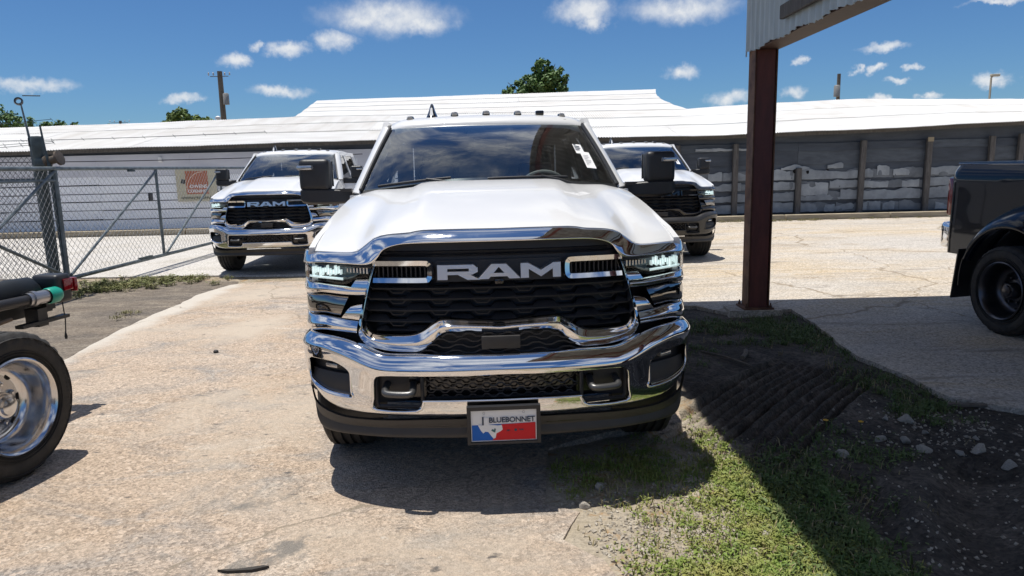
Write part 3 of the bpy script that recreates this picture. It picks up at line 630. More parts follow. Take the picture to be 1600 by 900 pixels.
# service wire along the shed front
sw_ = MB(); sw_.tube([(x, 19.95, 2.02+.10*((x+9)/5)**2*.4) for x in np.linspace(-14, -4, 24)], .012, 5); tag(sw_.build('service_wire', mat('wire_black', (.03,.03,.035), .6)), 'thin dark service wire sagging along the front of the shed', 'wire')

# ------------------------------------------------------------------ poles beyond the shed
polew = mat('pole_wood', (.19,.16,.125), .85, n_scale=6, col2=(.12,.10,.08), stretch=(4,4,.4))
def pole(x, y, h, r, label, cross=None, can=None, thing='utility_pole'):
    p = empty(thing, (x, y, 0)); tag(p, label, 'pole')
    MB().tube([(0, 0, 0), (0, 0, h*.5), (0, 0, h)], [r, r*.9, r*.75], 10).build('shaft', polew, p)
    if cross:
        for z, w in cross: MB().box((0, -.1, z), (w*.8, .03, .03)).build('crossarm', polew, p, None)
        for z, w in cross:
            for q in (-.46, -.25, .25, .46): MB().lathe([(.02,0),(.045,.03),(.02,.08),(.04,.12),(0,.15)], 8, Matrix.Translation((q*w, -.1, z+.05))).build('insulator', steel, p)
    if can:
        MB().lathe([(0,0),(.14,.01),(.14,.5),(.1,.55),(0,.56)], 14, Matrix.Translation((can[0], -.2, can[1]))).build('transformer', mat('can_grey', (.28,.28,.27), .5), p)
    return p
pole(-13.9, 36, 6.5, .16, 'wooden utility pole with faint crossarm rising behind the shed roof on the left', [(6.25, 1.1)], (.28, 4.9))
pole(-31.6, 60, 6.05, .14, 'distant wooden pole with short crossarm, far left behind the roof', [(5.9, 1.7)])
pole(16.13, 36, 5.7, .11, 'slim wooden utility pole behind the roof right of the steel post', None, (-.16, 4.6))
lp = empty('street_lamp', (23.55, 36, 0)); tag(lp, 'slender street lamp behind the roof at the far right', 'street lamp')
MB().tube([(0, 0, 0), (0, 0, 5.35), (.1, 0, 5.45)], [.06, .045, .04], 8).build('mast', mat('lamp_tan', (.40,.36,.28), .6), lp)
MB().rbox((.18, 0, 5.46), (.42, .16, .12), .03).build('lamp_head', mat('lamp_cream', (.6,.55,.42), .5), lp)
vp = empty('roof_vent_pipe', (-12.6, 32.0, 2.6)); tag(vp, 'small white vent pipe standing at the foot of the left utility pole', 'vent pipe'); MB().lathe([(.07,0),(.07,1.35),(.12,1.36),(.12,1.44),(0,1.5)], 12).build('pipe', paper, vp)

# ------------------------------------------------------------------ trees beyond the shed
leaf_ms = [mat('leaf_mid', (.11,.20,.045), .6, n_scale=.9, col2=(.065,.125,.03)), mat('leaf_light', (.17,.24,.05), .6, n_scale=.9, col2=(.11,.17,.04))]
bark = mat('bark', (.09,.07,.05), .9, n_scale=8, col2=(.05,.04,.03))
def tree(name, x, y, lobes, label, n=2600, leaf=.17, m=0, group=None, trunk_h=None):
    t = empty(name, (x, y, 0)); tag(t, label, 'tree', group)
    lo = min(l[2]-l[3] for l in lobes); b = MB(); th = trunk_h or lo+.6
    b.tube([(0, 0, 0), (.1, 0, th*.5), (0, 0, th)], [.28, .2, .15], 8)
    for lx, ly, lz, lr, *_ in lobes:
        b.tube([(0, 0, th*.85), (lx*.5, ly*.5, (th*.85+lz)/2+.1), (lx, ly, lz)], [.12, .08, .03], 6)
        for q in range(5):
            a = random.uniform(0, 6.28); b.tube([(lx*.7, ly*.7, lerp(th*.9, lz, .7)), (lx+lr*.8*math.cos(a), ly+lr*.8*math.sin(a), lz+lr*random.uniform(-.2, .7))], [.05, .015], 5)
    b.build('trunk', bark, t)
    vs = []; fs = []; tot = sum(l[3]**2 for l in lobes)
    for lx, ly, lz, lr, *sq in lobes:
        sz = sq[0] if sq else 1.0; cl = []
        for _ in range(max(10, int(26*lr))):
            v = Vector(rng.normal(size=3)); v.normalize(); v *= lr*random.uniform(.45, .98); cl.append((Vector((lx+v.x, ly+v.y, lz+v.z*sz)), lr*random.uniform(.2, .36)))
        for _ in range(int(n*lr*lr/tot)):
            c, r = random.choice(cl); d = Vector(rng.normal(size=3)); d.normalize(); p = c+d*r*random.random()**.45
            nrm = (d+Vector(rng.normal(size=3))*.7+Vector((0, 0, .5))).normalized(); a = nrm.orthogonal().normalized(); a.rotate(Matrix.Rotation(random.uniform(0, 6.28), 3, nrm)); c_ = nrm.cross(a); s = leaf*random.uniform(.6, 1.25); k = len(vs)
            vs += [p-a*s*.5, p+c_*s*.28, p+a*s*.5, p-c_*s*.28]; fs.append((k, k+1, k+2, k+3))
    MB().add(vs, fs).build('crown', leaf_ms[m], t, None, False)
tree('broadleaf_tree', 1.9, 45, [(.55,0,6.7,1.05,1.1),(-.2,.2,6.3,1.0),(-1.2,0,6.1,.85,1.0),(-1.7,0,5.7,.6),(1.25,0,6.3,.75),(.2,0,7.55,.55),(.9,0,7.3,.6)], 'green broadleaf tree rising behind the middle of the white roof', 9000, .24)
tree('broadleaf_tree', -19.7, 45, [(0,0,4.7,.95,.8),(-.8,0,4.6,.75,.8),(.85,0,4.6,.8,.8)], 'bright green bushy tree top above the roof beside the utility pole', 5000, .24, 1)
tree('broadleaf_tree', -30.8, 45, [(0,0,4.9,1.2,.8),(1.3,0,4.6,.9,.7),(-1.4,0,5.0,1.2,.9)], 'dark green tree at the far left edge above the roof', 3000, .22, 0, 'trees along the left horizon')
tree('broadleaf_tree', -27.6, 46, [(0,0,4.5,.85,.7),(.9,0,4.3,.7,.6),(-.8,0,4.5,.8,.7)], 'low green tree second from the left edge above the roof', 2200, .22, 0, 'trees along the left horizon')
tree('broadleaf_tree', -25.6, 47, [(0,0,4.45,.65,.6),(.7,0,4.35,.5,.6),(-.6,0,4.3,.5,.6)], 'small dark tree top left of the distant pole with crossarm', 1500, .2, 0, 'trees along the left horizon')
tree('broadleaf_tree', 16.8, 46, [(0,0,4.9,.55,.6),(-.6,0,4.8,.45,.6),(.6,0,4.85,.45,.6)], 'small tree top just right of the steel post above the roof', 1500, .18)
# ================================================================== PICKUP TRUCK (local: x across, y towards the rear, z up)
PT = catmull([(0,0,0),(.15,.003,0),(.3,.012,0),(.5,.045,0),(.65,.088,0),(.8,.16,0),(.9,.235,0),(.96,.305,0),(1.0,.39,0),(1.02,.5,0)], 8)
PX = [p.x for p in PT]; PY = [p.y for p in PT]
def plan(x): return float(np.interp(abs(x), PX, PY))
def face(x, z): return plan(x)+.10+(z-.85)*.12

def stations(A, B, sub):
    a = catmull([(x, z, 0) for x, z in A], sub); b = catmull([(x, z, 0) for x, z in B], sub)
    return [((p.x, p.y), (q.x, q.y)) for p, q in zip(a, b)]
def band_rows(st, prof, surf, thick):
    pr = catmull([(t, dy, 0) for t, dy in prof], 4); F = []; Bk = []
    for a, b in st:
        f = []; k = []
        for p in pr:
            x = lerp(a[0], b[0], p.x); z = lerp(a[1], b[1], p.x); y = surf(x, z)+p.y
            f.append((x, y, z)); k.append((x, y+thick, z))
        F.append(f); Bk.append(k)
    return F, Bk
def full_band(name, A, B, m, prof, parent, surf=face, sub=4, thick=.02):
    # A, B run from the outer end to the centre line
    st = stations(A, B, sub); st = st+[((-a[0], a[1]), (-b[0], b[1])) for a, b in st[:-1][::-1]]
    return MB().solid(*band_rows(st, prof, surf, thick)).build(name, m, parent, 50)
def pair_band(name, A, B, m, prof, parent, surf=face, sub=4, thick=.02):
    out = []
    for s in (1, -1):
        st = [((s*a[0], a[1]), (s*b[0], b[1])) for a, b in stations(A, B, sub)]
        out.append(MB().solid(*band_rows(st, prof, surf, thick)).build(name, m, parent, 50))
    return out
def boolean_cut(me, cutters):
    o = bpy.data.objects.new('tmp', me); COL.objects.link(o); cs = []
    for cme in cutters:
        c = bpy.data.objects.new('tmpc', cme); COL.objects.link(c); cs.append(c)
        md = o.modifiers.new('b', 'BOOLEAN'); md.object = c; md.operation = 'DIFFERENCE'; md.solver = 'EXACT'
    r = bpy.data.meshes.new_from_object(o.evaluated_get(bpy.context.evaluated_depsgraph_get()))
    bpy.data.objects.remove(o)
    for c in cs: bpy.data.objects.remove(c)
    r.materials.clear(); return r

HOODEDGE = [(0,1.340),(.2,1.341),(.36,1.339),(.42,1.329),(.524,1.321),(.589,1.306),(.640,1.272),(.686,1.239),(.74,1.232),(.85,1.231),(.955,1.228)]
HX = [p[0] for p in HOODEDGE]; HZ = [p[1] for p in HOODEDGE]
he = catmull([(x, z, 0) for x, z in HOODEDGE], 6); HEX = [p.x for p in he]; HEZ = [p.y for p in he]
def hood_front_z(x): return float(np.interp(abs(x), HEX, HEZ))
TY = [.42,.6,.8,1.0,1.3,1.62]; TX = [.957,.952,.935,.915,.90,.905]; TZ = [1.232,1.283,1.328,1.366,1.416,1.455]
def wlimit(z): return float(np.interp(z, [.3,.5,.8,1.0,1.2,1.35,1.47], [.955,.985,1.0,1.0,.992,.968,.94]))
def ws(u, t):
    b = Vector((.862*u, 1.50+.13*u*u, 1.532-.048*u*u)); p = Vector((.715*u, 2.17+.07*u*u, 1.936-.020*u*u))
    r = b.lerp(p, t); n = Vector((0, -.5, .86)); return r+n*(.030*(1-u*u)*math.sin(math.pi*t)*1.0+.012*math.sin(math.pi*t))
def wsgrid(u0, u1, t0, t1, nu, nt, off=0.0):
    n = Vector((0, -.5, .86)); return [[ws(lerp(u0, u1, i/nu), lerp(t0, t1, k/nt))+n*off for k in range(nt+1)] for i in range(nu+1)]

def tyre_mesh(R, w, rim, n=72):
    # axis along local z, outer face at +z ; ribbed tread
    h = w/2; P = [(rim, -h*.72), (rim+.012, -h*.86), (lerp(rim, R, .45), -h*1.0), (lerp(rim, R, .75), -h*.97), (R-.022, -h*.88), (R-.006, -h*.80)]
    g = []
    for c in (-.52, -.17, .17, .52):
        g += [(R, (c-.075)*h*1.0), (R-.012, (c-.055)*h), (R-.012, (c+.055)*h), (R, (c+.075)*h)]
    P2 = P+[(R-.001, -h*.74)]+g+[(R-.001, h*.74)]+[(r, -z) for r, z in P[::-1]]
    vs = []; fs = []; m = len(P2)
    for i in range(n):
        a = 2*math.pi*i/n
        for k, (r, z) in enumerate(P2):
            rr = r
            if (k in (4, 5, 6) or k in (m-5, m-6, m-7)) and i % 3 == 0: rr -= .011
            vs.append((rr*math.cos(a), rr*math.sin(a), z))
    for i in range(n):
        j = (i+1) % n
        for k in range(m-1): fs.append((i*m+k, j*m+k, j*m+k+1, i*m+k+1))
    b = MB().add(vs, fs)
    return b
def ring_text(s, r, size, ang, z):
    # raised sidewall lettering bent round radius r (in local xy, at height z), centred on ang
    me = text_mesh(s, size, .0015, .002, 1.15); vs = []
    for v in me.vertices:
        a = ang - v.co.x/r; rr = r+v.co.y; vs.append((rr*math.cos(a), rr*math.sin(a), z+v.co.z))
    fs = [tuple(p.vertices) for p in me.polygons]; bpy.data.meshes.remove(me); return vs, fs

def make_truck():
    root = empty('pickup_truck')
    # ---------------- hood
    NU, NV = 64, 30
    rows = []; back = []
    us = sorted(set([i/NU*2-1 for i in range(NU+1)]))
    def hood_pt(u, v):
        x0 = u*.953; zf = hood_front_z(x0)+.004; yf = face(x0, zf)+.030
        yb = 1.47+.11*u*u; y = lerp(yf, yb, v); xe = float(np.interp(y, TY, TX)); x = u*lerp(.953, xe-.004, min(1, v*1.0)) if abs(u) > .0 else 0
        ax = abs(x); zb = float(np.interp(ax, [0,.38,.455,.50,.60,.75,.91], [1.540,1.538,1.528,1.506,1.499,1.490,1.452]))
        w = 1-(1-v)**1.42; z = lerp(zf, zb, w)
        z += .006*math.exp(-((ax-.80)/.085)**2)*math.sin(math.pi*min(1, v*1.02))**1.2
        z -= .009*math.exp(-((ax-.60)/.085)**2)*sstep(v*2.2)*(1-.5*v)
        z += .010*sstep((.44-ax)/.05)*math.sin(math.pi*v)
        z += .022*(1-(u*u))*math.sin(math.pi*v)*.35
        z -= .012*math.exp(-v/.035)
        return Vector((x, y, z))
    for i in range(NV+1):
        v = (i/NV)**1.25
        r = [hood_pt(u, v) for u in us]; rows.append(r); back.append([p-Vector((0, -.004, .018)) for p in r])
    MB().solid(rows, back).build('hood', white, root, 55)
    # washer jets of the cowl and black cowl strip
    cr = []
    for k in range(5):
        t = k/4; row = []
        for i in range(33):
            u = i/16-1; a = hood_pt(u*.995, 1)+Vector((0, -.03, -.03)); b = ws(u, .015)+Vector((0, 0, -.002)); p = a.lerp(b, t); p.z -= .018*math.sin(math.pi*t); row.append(p)
        cr.append(row)
    MB().grid(cr).build('cowl', blackp, root)
    # ---------------- side panels (fender, doors, bed side), both sides
    def top(y):
        if y < 1.62: return float(np.interp(y, TY, TX)), float(np.interp(y, TY, TZ))
        if y < 3.98: return .937, 1.455+.0*(y-1.62)
        return .955, 1.475
    AX = (.97, 4.76)
    def zbot(y, base):
        z = base
        for a in AX:
            d = abs(y-a)
            if d < .53: z = max(z, .40+math.sqrt(.53*.53-d*d))
        return z
    def panel(name, y0, y1, base, s, ny):
        ys = [lerp(y0, y1, i/ny) for i in range(ny+1)]
        F = []; B = []
        for y in ys:
            xt, zt = top(y); zb = zbot(y, base if y > .47 else .80); f = []; b = []
            for k in range(15):
                t = (k/14)**1.6; z = lerp(zt, zb, t); x = lerp(xt, wlimit(z), sstep((zt-z)/.17)**.6)
                x -= .045*sstep((.85-y)/.4)*(1-sstep((z-1.12)/.1))
                if 1.9 < y < 6.4: x -= .006*math.exp(-((z-.93)/.05)**2)
                for a in AX:
                    d = math.hypot(y-a, z-.40)
                    x += .028*math.exp(-((d-.55)/.05)**2)*(1 if z < 1.1 else 0)*(1 if y > 1 else sstep((y-.6)/.3))
                f.append((s*x, y, z)); b.append((s*(x-.03), y, z))
            F.append(f); B.append(b)
        return MB().solid(F, B).build(name, white, root, 45)
    for s in (1, -1):
        panel('fender', .44, 1.615, .50, s, 46)
        d1 = panel('front_door', 1.622, 2.765, .48, s, 24); d2 = panel('rear_door', 2.772, 3.93, .48, s, 24); panel('bed_side', 3.99, 6.35, .55, s, 60)
        for d, y in ((d1, 2.6), (d2, 3.72)):
            MB().rbox((s*1.012, y, 1.17), (.03, .2, .035), .012).build('handle', chrome, d)
        h = MB()
        for k in range(4): h.box((s*.985, 1.50, 1.23+.028*k), (.012, .11-.01*k, .016))
        h.build('fender_vent', blackg, root)
        # glass and pillars of the cab side
        def gs(y, t, o=0.0): return (s*(lerp(.930, .782, t)+o), y, lerp(1.452, 1.925, t))
        def strip(name, poly, m, o0=-.02, o1=.010):
            return MB().prism(poly, lambda y, t: gs(y, t, o0), lambda y, t: gs(y, t, o1)).build(name, m, root, 30)
        strip('side_window', [(1.86,.02),(2.70,.02),(2.70,.95),(2.45,.95)], privacy, -.004, .0)
        strip('side_window', [(2.83,.02),(3.70,.02),(3.60,.95),(2.83,.95)], privacy, -.004, .0)
        strip('pillar', [(2.70,-.01),(2.83,-.01),(2.83,1.0),(2.70,1.0)], white)
        strip('pillar', [(3.69,-.01),(3.96,-.01),(3.93,1.0),(3.59,1.0)], white)
        strip('roof_rail', [(2.30,.95),(3.95,.95),(3.95,1.10),(2.34,1.10)], white, -.03, .008)
        strip('belt_moulding', [(1.74,-.02),(3.93,-.02),(3.93,.03),(1.78,.03)], blackp, 0, .016)
        # A pillar
        a0 = [ws(s*1.012, t) for t in np.linspace(-.03, 1.02, 13)]; F = []; B = []
        for i, p in enumerate(a0):
            t = i/12; q = Vector((s*lerp(.945, .792, t), lerp(1.80, 2.44, t), lerp(1.452, 1.93, t)))
            row = []
            for k in range(7):
                e = k/6; c = p.lerp(q, e); c += Vector((s*.55, -.45, .4))*(.035*math.sin(math.pi*e)); row.append(c)
            F.append(row); B.append([c-Vector((s*.03, -.02, .02)) for c in row])
        MB().solid(F, B).build('windshield_pillar', white, root, 60)
        MB().tube([ws(s*1.003, t)+Vector((0, -.004, .006)) for t in np.linspace(0, 1, 14)], .013, 8).build('windshield_seal', blackp, root)
    # ---------------- windshield, seals, wipers, stickers
    g = MB().grid(wsgrid(-1, 1, 0, 1, 40, 20)).build('windshield', glass, root, 80, False)
    fr = MB(); fr.grid(wsgrid(-1, 1, 0, .055, 40, 2, -.006)); fr.grid(wsgrid(-1, -.955, .055, 1, 2, 14, -.006)); fr.grid(wsgrid(.955, 1, .055, 1, 2, 14, -.006))
    fr.build('frit_border', blackg, g)
    for a, b, c in ((-.86, -.30, -.15), (-.02, .60, .80)):
        w = MB(); n = Vector((0, -.5, .86)); pts = [ws(lerp(a, b, i/12), lerp(.0, .03, i/12))+n*.018 for i in range(13)]
        w.tube(pts, .009, 6); w.tube([pts[8]+n*.006, pts[10]+Vector((.02, -.03, -.015)), pts[12]+Vector((.02, -.05, -.04))], .010, 6)
        w.build('wiper', blackp, root)
    st = MB(); st.grid(wsgrid(.770, .848, .42, .58, 2, 2, .004)); s1 = st.build('window_sticker', paper, root, None)
    st = MB(); st.grid(wsgrid(.805, .888, .20, .45, 2, 2, .0065)); s2 = st.build('window_sticker', paper, root, None)
    tx = MB()
    for k in range(4): tx.grid(wsgrid(.776, .776+.02+.035*random.random(), .56-.03*k, .572-.03*k, 1, 1, .0075))
    tx.build('print', ink, s1, None)
    tx = MB()
    for k in range(6): tx.grid(wsgrid(.818, .835+.035*random.random(), .38-.026*k, .388-.026*k, 1, 1, .010))
    tx.build('print', mat('grey_ink', (.35,.36,.38), .6), s2, None)
    # ---------------- roof
    rows = []; bk = []
    for y0, zc, hw in ((2.165,1.940,.715),(2.195,1.972,.715),(2.25,1.996,.716),(2.34,2.012,.72),(2.5,2.022,.735),(2.8,2.026,.75),(3.2,2.026,.757),(3.6,2.014,.757),(3.85,1.992,.75),(3.96,1.955,.745)):
        r = []
        for i in range(37):
            u = i/18-1; x = u*hw; z = zc-.022*u*u-.028*max(0, (abs(u)-.8)/.2)**2; y = y0+(.07*u*u if y0 < 2.6 else 0)
            r.append((x, y, z))
        e = r[0]; f = r[-1]
        r = [(e[0]-.030, e[1]+.03, e[2]-.05)]+r+[(f[0]+.030, f[1]+.03, f[2]-.05)]
        rows.append(r); bk.append([(x*.985, y, z-.03) for x, y, z in r])
    rf = MB().solid(rows, bk).build('roof', white, root, 50)
    for x in (-.575, -.24, 0, .24, .575):
        q = MB().rbox((x, 2.37, 2.026-.045*(x/.7)**2), (.064, .09, .040), .014, 2, None, lambda c: (c.x*(1-.25*(c.z > 0)), c.y*(1-.35*(c.z > 0))+(.01 if c.z > 0 else 0), c.z)).build('clearance_lamp', blackg, rf)
        MB().rbox((x, 2.330, 2.027-.045*(x/.7)**2), (.040, .03, .022), .006).build('lens', mat('clear_grey_lens', (.35,.33,.3), .15, coat=1), q)
    MB().rbox((.41, 2.40, 2.022), (.065, .10, .035), .012).build('roof_bump', blackg, rf)
    fin = MB(); F = []
    for k, (w, l, z) in enumerate(((.046,.095,0),(.038,.085,.022),(.022,.062,.062),(.013,.040,.098),(.005,.020,.110))):
        F.append([(-.415+w*math.cos(a), 2.44+.012*k+l*math.sin(a), 2.004+z) for a in np.linspace(0, 2*math.pi, 13)])
    fin.grid(F); fin.f.append(tuple(len(fin.v)-13+i for i in range(12))); an = fin.build('antenna', blackg, rf, 60)
    fn = MB(); fn.prism([(-.014,.012),(.014,.012),(.006,.070),(-.006,.070)], lambda x, z: (-.415+x, 2.352+z*.45, 2.006+z), lambda x, z: (-.415+x, 2.37+z*.45, 2.006+z)); fn.build('fin_stripe', paper, an)
    # ---------------- interior
    MB().rbox((0, 1.90, 1.34), (1.62, .50, .16), .05, 3).build('dashboard', interior, root)
    MB().box((0, 2.75, .75), (1.84, 2.3, .06)).build('cabin_floor', interior, root)
    cw = MB(); cw.box((0, 3.95, 1.10), (1.85, .03, .75)); cw.box((0, 3.95, 1.88), (1.50, .03, .12)); cw.box((.78, 3.95, 1.66), (.16, .03, .40)); cw.box((-.78, 3.95, 1.66), (.16, .03, .40)); cw.build('cab_rear_wall', white, root)
    MB().box((0, 3.95, 1.66), (1.38, .008, .38)).build('rear_window', privacy, root)
    for x in (-.42, .42):
        q = MB().rbox((x, 2.84, 1.12), (.52, .20, .70), .06, 3, rotX(-10)).build('front_seat', interior_g, root)
        MB().rbox((x, 2.90, 1.56), (.28, .10, .18), .04, 3).build('headrest', interior_g, q)
    MB().rbox((0, 3.75, 1.15), (1.5, .18, .66), .06, 3, rotX(-8)).build('rear_seat', interior, root)
    for x in (-.45, .45): MB().rbox((x, 3.80, 1.54), (.26, .09, .14), .035, 3).build('rear_headrest', interior, root)
    sw = MB(); c = Vector((.40, 2.12, 1.415)); R = rotX(-62)
    sw.tube([c+R @ Vector((.185*math.cos(a), .185*math.sin(a), 0)) for a in np.linspace(0, 2*math.pi, 40)[:-1]], .016, 8, True)
    for a in (200, 340, 270): sw.tube([c+R @ Vector((.18*math.cos(rad(a)), .18*math.sin(rad(a)), 0)), c+R @ Vector((0, 0, .02))], .014, 6)
    sw.rbox(c, (.12, .10, .04), .015, 2, R); sw.build('steering_wheel', interior_g, root)
    MB().rbox((.02, 2.22, 1.80), (.26, .035, .085), .015).build('rear_view_mirror', interior, root)
    MB().rbox((.02, 2.25, 1.875), (.34, .10, .06), .02).build('sensor_housing', interior_g, root)
    for x in (-.36, .40): MB().rbox((x, 2.33, 1.925), (.40, .17, .022), .008, 2, rotX(-22)).build('sun_visor', interior_g, root)
    # ---------------- nose, grille, lamps
    pnl = MB().solid([[(x, face(x, z)+.115, z) for z in (.72, .9, 1.1, 1.2)] for x in np.linspace(-1.0, 1.0, 41)], [[(x, face(x, z)+.16, z) for z in (.72, .9, 1.1, 1.2)] for x in np.linspace(-1.0, 1.0, 41)])
    pnl.build('fascia_backing', blackp, root)
    hc = MB().solid([[(x, face(x, z)+.036, z) for z in (1.150, 1.175, 1.20, hood_front_z(x)-.006)] for x in np.linspace(-.955, .955, 61)], [[(x, face(x, z)+.10, z) for z in (1.150, 1.175, 1.20, hood_front_z(x)-.006)] for x in np.linspace(-.955, .955, 61)])
    hc.build('hood_gap_seal', blackp, root)
    nose_prof = [(0,.034),(.06,.012),(.25,-.008),(.55,-.027),(.78,-.037),(.86,-.037),(.93,-.030),(1,.012)]
    full_band('nose_trim', [(1.012,1.212),(.96,1.216),(.85,1.222),(.75,1.223),(.69,1.229),(.645,1.258),(.598,1.292),(.53,1.309),(.43,1.316),(.36,1.327),(.2,1.330),(0,1.330)],
              [(1.022,1.150),(.96,1.160),(.87,1.171),(.741,1.170),(.655,1.167),(.607,1.172),(.574,1.198),(.548,1.236),(.50,1.258),(.42,1.267),(.2,1.270),(0,1.270)], chrome, nose_prof, root)
    # grille frame: sides and the curved bar below
    gA = [(.580,1.180),(.610,1.075),(.634,.975),(.646,.900),(.637,.860),(.605,.839),(.516,.834),(.425,.838),(.375,.856),(.312,.898),(.268,.911),(.15,.905),(0,.897)]
    gB = [(.604,1.168),(.640,1.070),(.668,.975),(.690,.890),(.694,.826),(.652,.780),(.556,.755),(.45,.749),(.380,.754),(.318,.794),(.274,.832),(.15,.840),(0,.831)]
    full_band('grille_frame', gA, gB, chrome, [(0,.035),(.03,.010),(.20,-.008),(.38,-.026),(.46,-.028),(.7,-.017),(.92,-.006),(.97,.004),(1,.035)], root)
    # lamps
    hlA = [(1.024,1.140),(.96,1.154),(.87,1.163),(.741,1.162),(.66,1.158),(.610,1.160)]
    hlB = [(1.026,1.062),(.96,1.066),(.875,1.073),(.755,1.070),(.690,1.098),(.632,1.104)]
    hs = pair_band('headlight', hlA, hlB, blackg, [(0,.03),(.1,.075),(.5,.080),(.9,.075),(1,.03)], root, thick=.03)
    for s, h in zip((1, -1), hs):
        for k in range(6):
            x0 = .775+.030*k; z0 = 1.118-.0015*k; b = MB()
            for q in range(2):
                xx = x0+.014*q; b.box((s*xx, face(xx, z0)+.022+.002*q, z0+.012+.006*(1 if (k+q) % 2 else -.6)), (.0085, .03, .022+.012*((k*2+q) % 3)))
            b.build('led', led, h, None)
        MB().solid(*band_rows([((s*a[0], a[1]), (s*b[0], b[1])) for a, b in stations([(.965,1.096),(.87,1.100),(.765,1.098)], [(.965,1.086),(.87,1.089),(.765,1.087)], 3)], [(0,.016),(.5,.010),(1,.016)], face, .01)).build('light_bar', led, h)
        for k in range(7):
            xx = .640+.017*k; MB().box((s*xx, face(xx, 1.13)+.04, 1.135), (.007, .02, .030-.002*k)).build('reflector', alloy, h, None)
        MB().solid(*band_rows([((s*a[0], a[1]), (s*b[0], b[1])) for a, b in stations([(1.021,1.136),(1.0,1.141),(.978,1.146)], [(1.022,1.078),(1.0,1.074),(.978,1.074)], 3)], [(0,.02),(.5,.014),(1,.02)], face, .01)).build('side_marker', amber, h)
        MB().grid(band_rows([((s*a[0], a[1]), (s*b[0], b[1])) for a, b in stations(hlA, hlB, 4)], [(0,.0),(.2,-.006),(.8,-.006),(1,0)], face, .01)[0]).build('lens', lens, h, 60, False)
    pair_band('headlight_trim', [(1.028,1.057),(.96,1.061),(.875,1.066),(.76,1.063),(.70,1.062),(.640,1.063)], [(1.030,.990),(.96,1.005),(.875,1.021),(.76,1.018),(.70,1.018),(.648,1.021)], chrome, [(0,.040),(.04,.008),(.3,-.010),(.5,-.018),(.75,-.012),(.95,-.002),(1,.04)], root)
    pair_band('lamp_hook', [(.694,1.096),(.66,1.098),(.628,1.100)], [(.722,1.058),(.68,1.058),(.640,1.058)], chrome, [(0,.045),(.06,.016),(.4,.004),(1,.0)], root)
    pair_band('lamp_pocket', [(1.028,.982),(.96,.996),(.877,1.013),(.80,1.011),(.738,1.010)], [(1.024,.894),(.96,.904),(.877,.914),(.835,.911),(.790,.909)], dchrome, [(0,.040),(.05,.016),(.45,.006),(.93,.018),(1,.045)], root)
    pair_band('corner_gusset', [(.728,.966),(.695,.975),(.660,.982)], [(.778,.905),(.725,.903),(.680,.900)], chrome, [(0,.045),(.06,.014),(.5,-.004),(1,.0)], root)
    pair_band('corner_trim', [(1.026,.887),(.96,.897),(.88,.908),(.80,.904),(.74,.901),(.690,.898)], [(1.026,.806),(.96,.815),(.89,.829),(.83,.832),(.76,.831),(.700,.830)], chrome, [(0,.045),(.05,.008),(.25,-.008),(.45,-.020),(.6,-.020),(.92,-.006),(1,.04)], root)
    # grille: black bar slats with raised blocks
    def hw(z): return float(np.interp(z, [.83,.90,1.06,1.19,1.24,1.27], [.60,.655,.63,.59,.56,.50]))
    def slat(zb, h, bump, ph, wide, hexline, name='grille_slat', y_off=.030):
        W_ = wide; b = MB(); per = .205
        pts_t = []; n0 = int(W_/per)+2
        for i in range(-n0, n0+1):
            c = i*per+ph
            for dx, dz in ((-.062,0),(-.040,bump),(.040,bump),(.062,0)): pts_t.append((c+dx, zb+h+dz))
        pts_t = [(x, z) for x, z in pts_t if -W_ < x < W_]; pts_t = [(-W_, zb+h)]+pts_t+[(W_, zb+h)]
        F = [[(x, face(x, z)+y_off+.010, z) for z in (zt, )] for x, zt in pts_t]
        rows_f = []; rows_b = []
        for x, zt in pts_t:
            rows_f.append([(x, face(x, zb)+y_off, zb), (x, face(x, zb)+y_off-.006, zb+h*.6), (x, face(x, zb)+y_off+.006+1.5*(zt-zb-h), zt)])
            rows_b.append([(x, face(x, zb)+y_off+.06, zb), (x, face(x, zb)+y_off+.06, zb+h*.6), (x, face(x, zb)+y_off+.06, zt)])
        b.solid(rows_f, rows_b)
        if hexline:
            for i in range(-n0, n0+1):
                c = (i+.5)*per+ph
                P = [(c-.040, zb+.001), (c-.024, zb-.016), (c+.024, zb-.016), (c+.040, zb+.001)]
                if all(abs(x) < W_ for x, _ in P): b.tube([(x, face(x, z)+y_off+.002, z) for x, z in P], .0028, 5)
        return b.build(name, blackp, root, 25)
    slat(1.203, .012, .0, 0, hw(1.2), False)
    slat(1.215, .020, .024, .06, hw(1.24)-.02, False, y_off=.036)
    for zb in (1.046, .995, .941, .888): slat(zb, .014, .021, .02, hw(zb), True)
    slat(.846, .010, .015, .02, .60, False)
    MB().solid([[(x, face(x, z)+.022, z) for z in (1.083, 1.186)] for x in np.linspace(-.30, .30, 13)], [[(x, face(x, z)+.07, z) for z in (1.083, 1.186)] for x in np.linspace(-.30, .30, 13)]).build('emblem_bar', blackp, root)
    LET = {'R': [[(0,0),(.25,0),(.25,1),(0,1)], [(.24,.74),(.78,.74),(.98,.80),(.90,1),(.24,1)], [(.78,.76),(.78,.52),(1.0,.50),(1.0,.82)], [(.24,.34),(.86,.34),(1.0,.52),(.78,.56),(.24,.56)], [(.50,.36),(.80,.36),(1.05,0),(.74,0)]],
           'A': [[(-.02,0),(.25,0),(.56,1),(.32,1)], [(.75,0),(1.02,0),(.68,1),(.44,1)], [(.20,.16),(.80,.16),(.74,.40),(.28,.40)]],
           'M': [[(0,0),(.20,0),(.20,1),(0,1)], [(.80,0),(1,0),(1,1),(.80,1)], [(.19,1),(.19,.62),(.5,.08),(.5,.52)], [(.81,1),(.81,.62),(.5,.08),(.5,.52)]]}
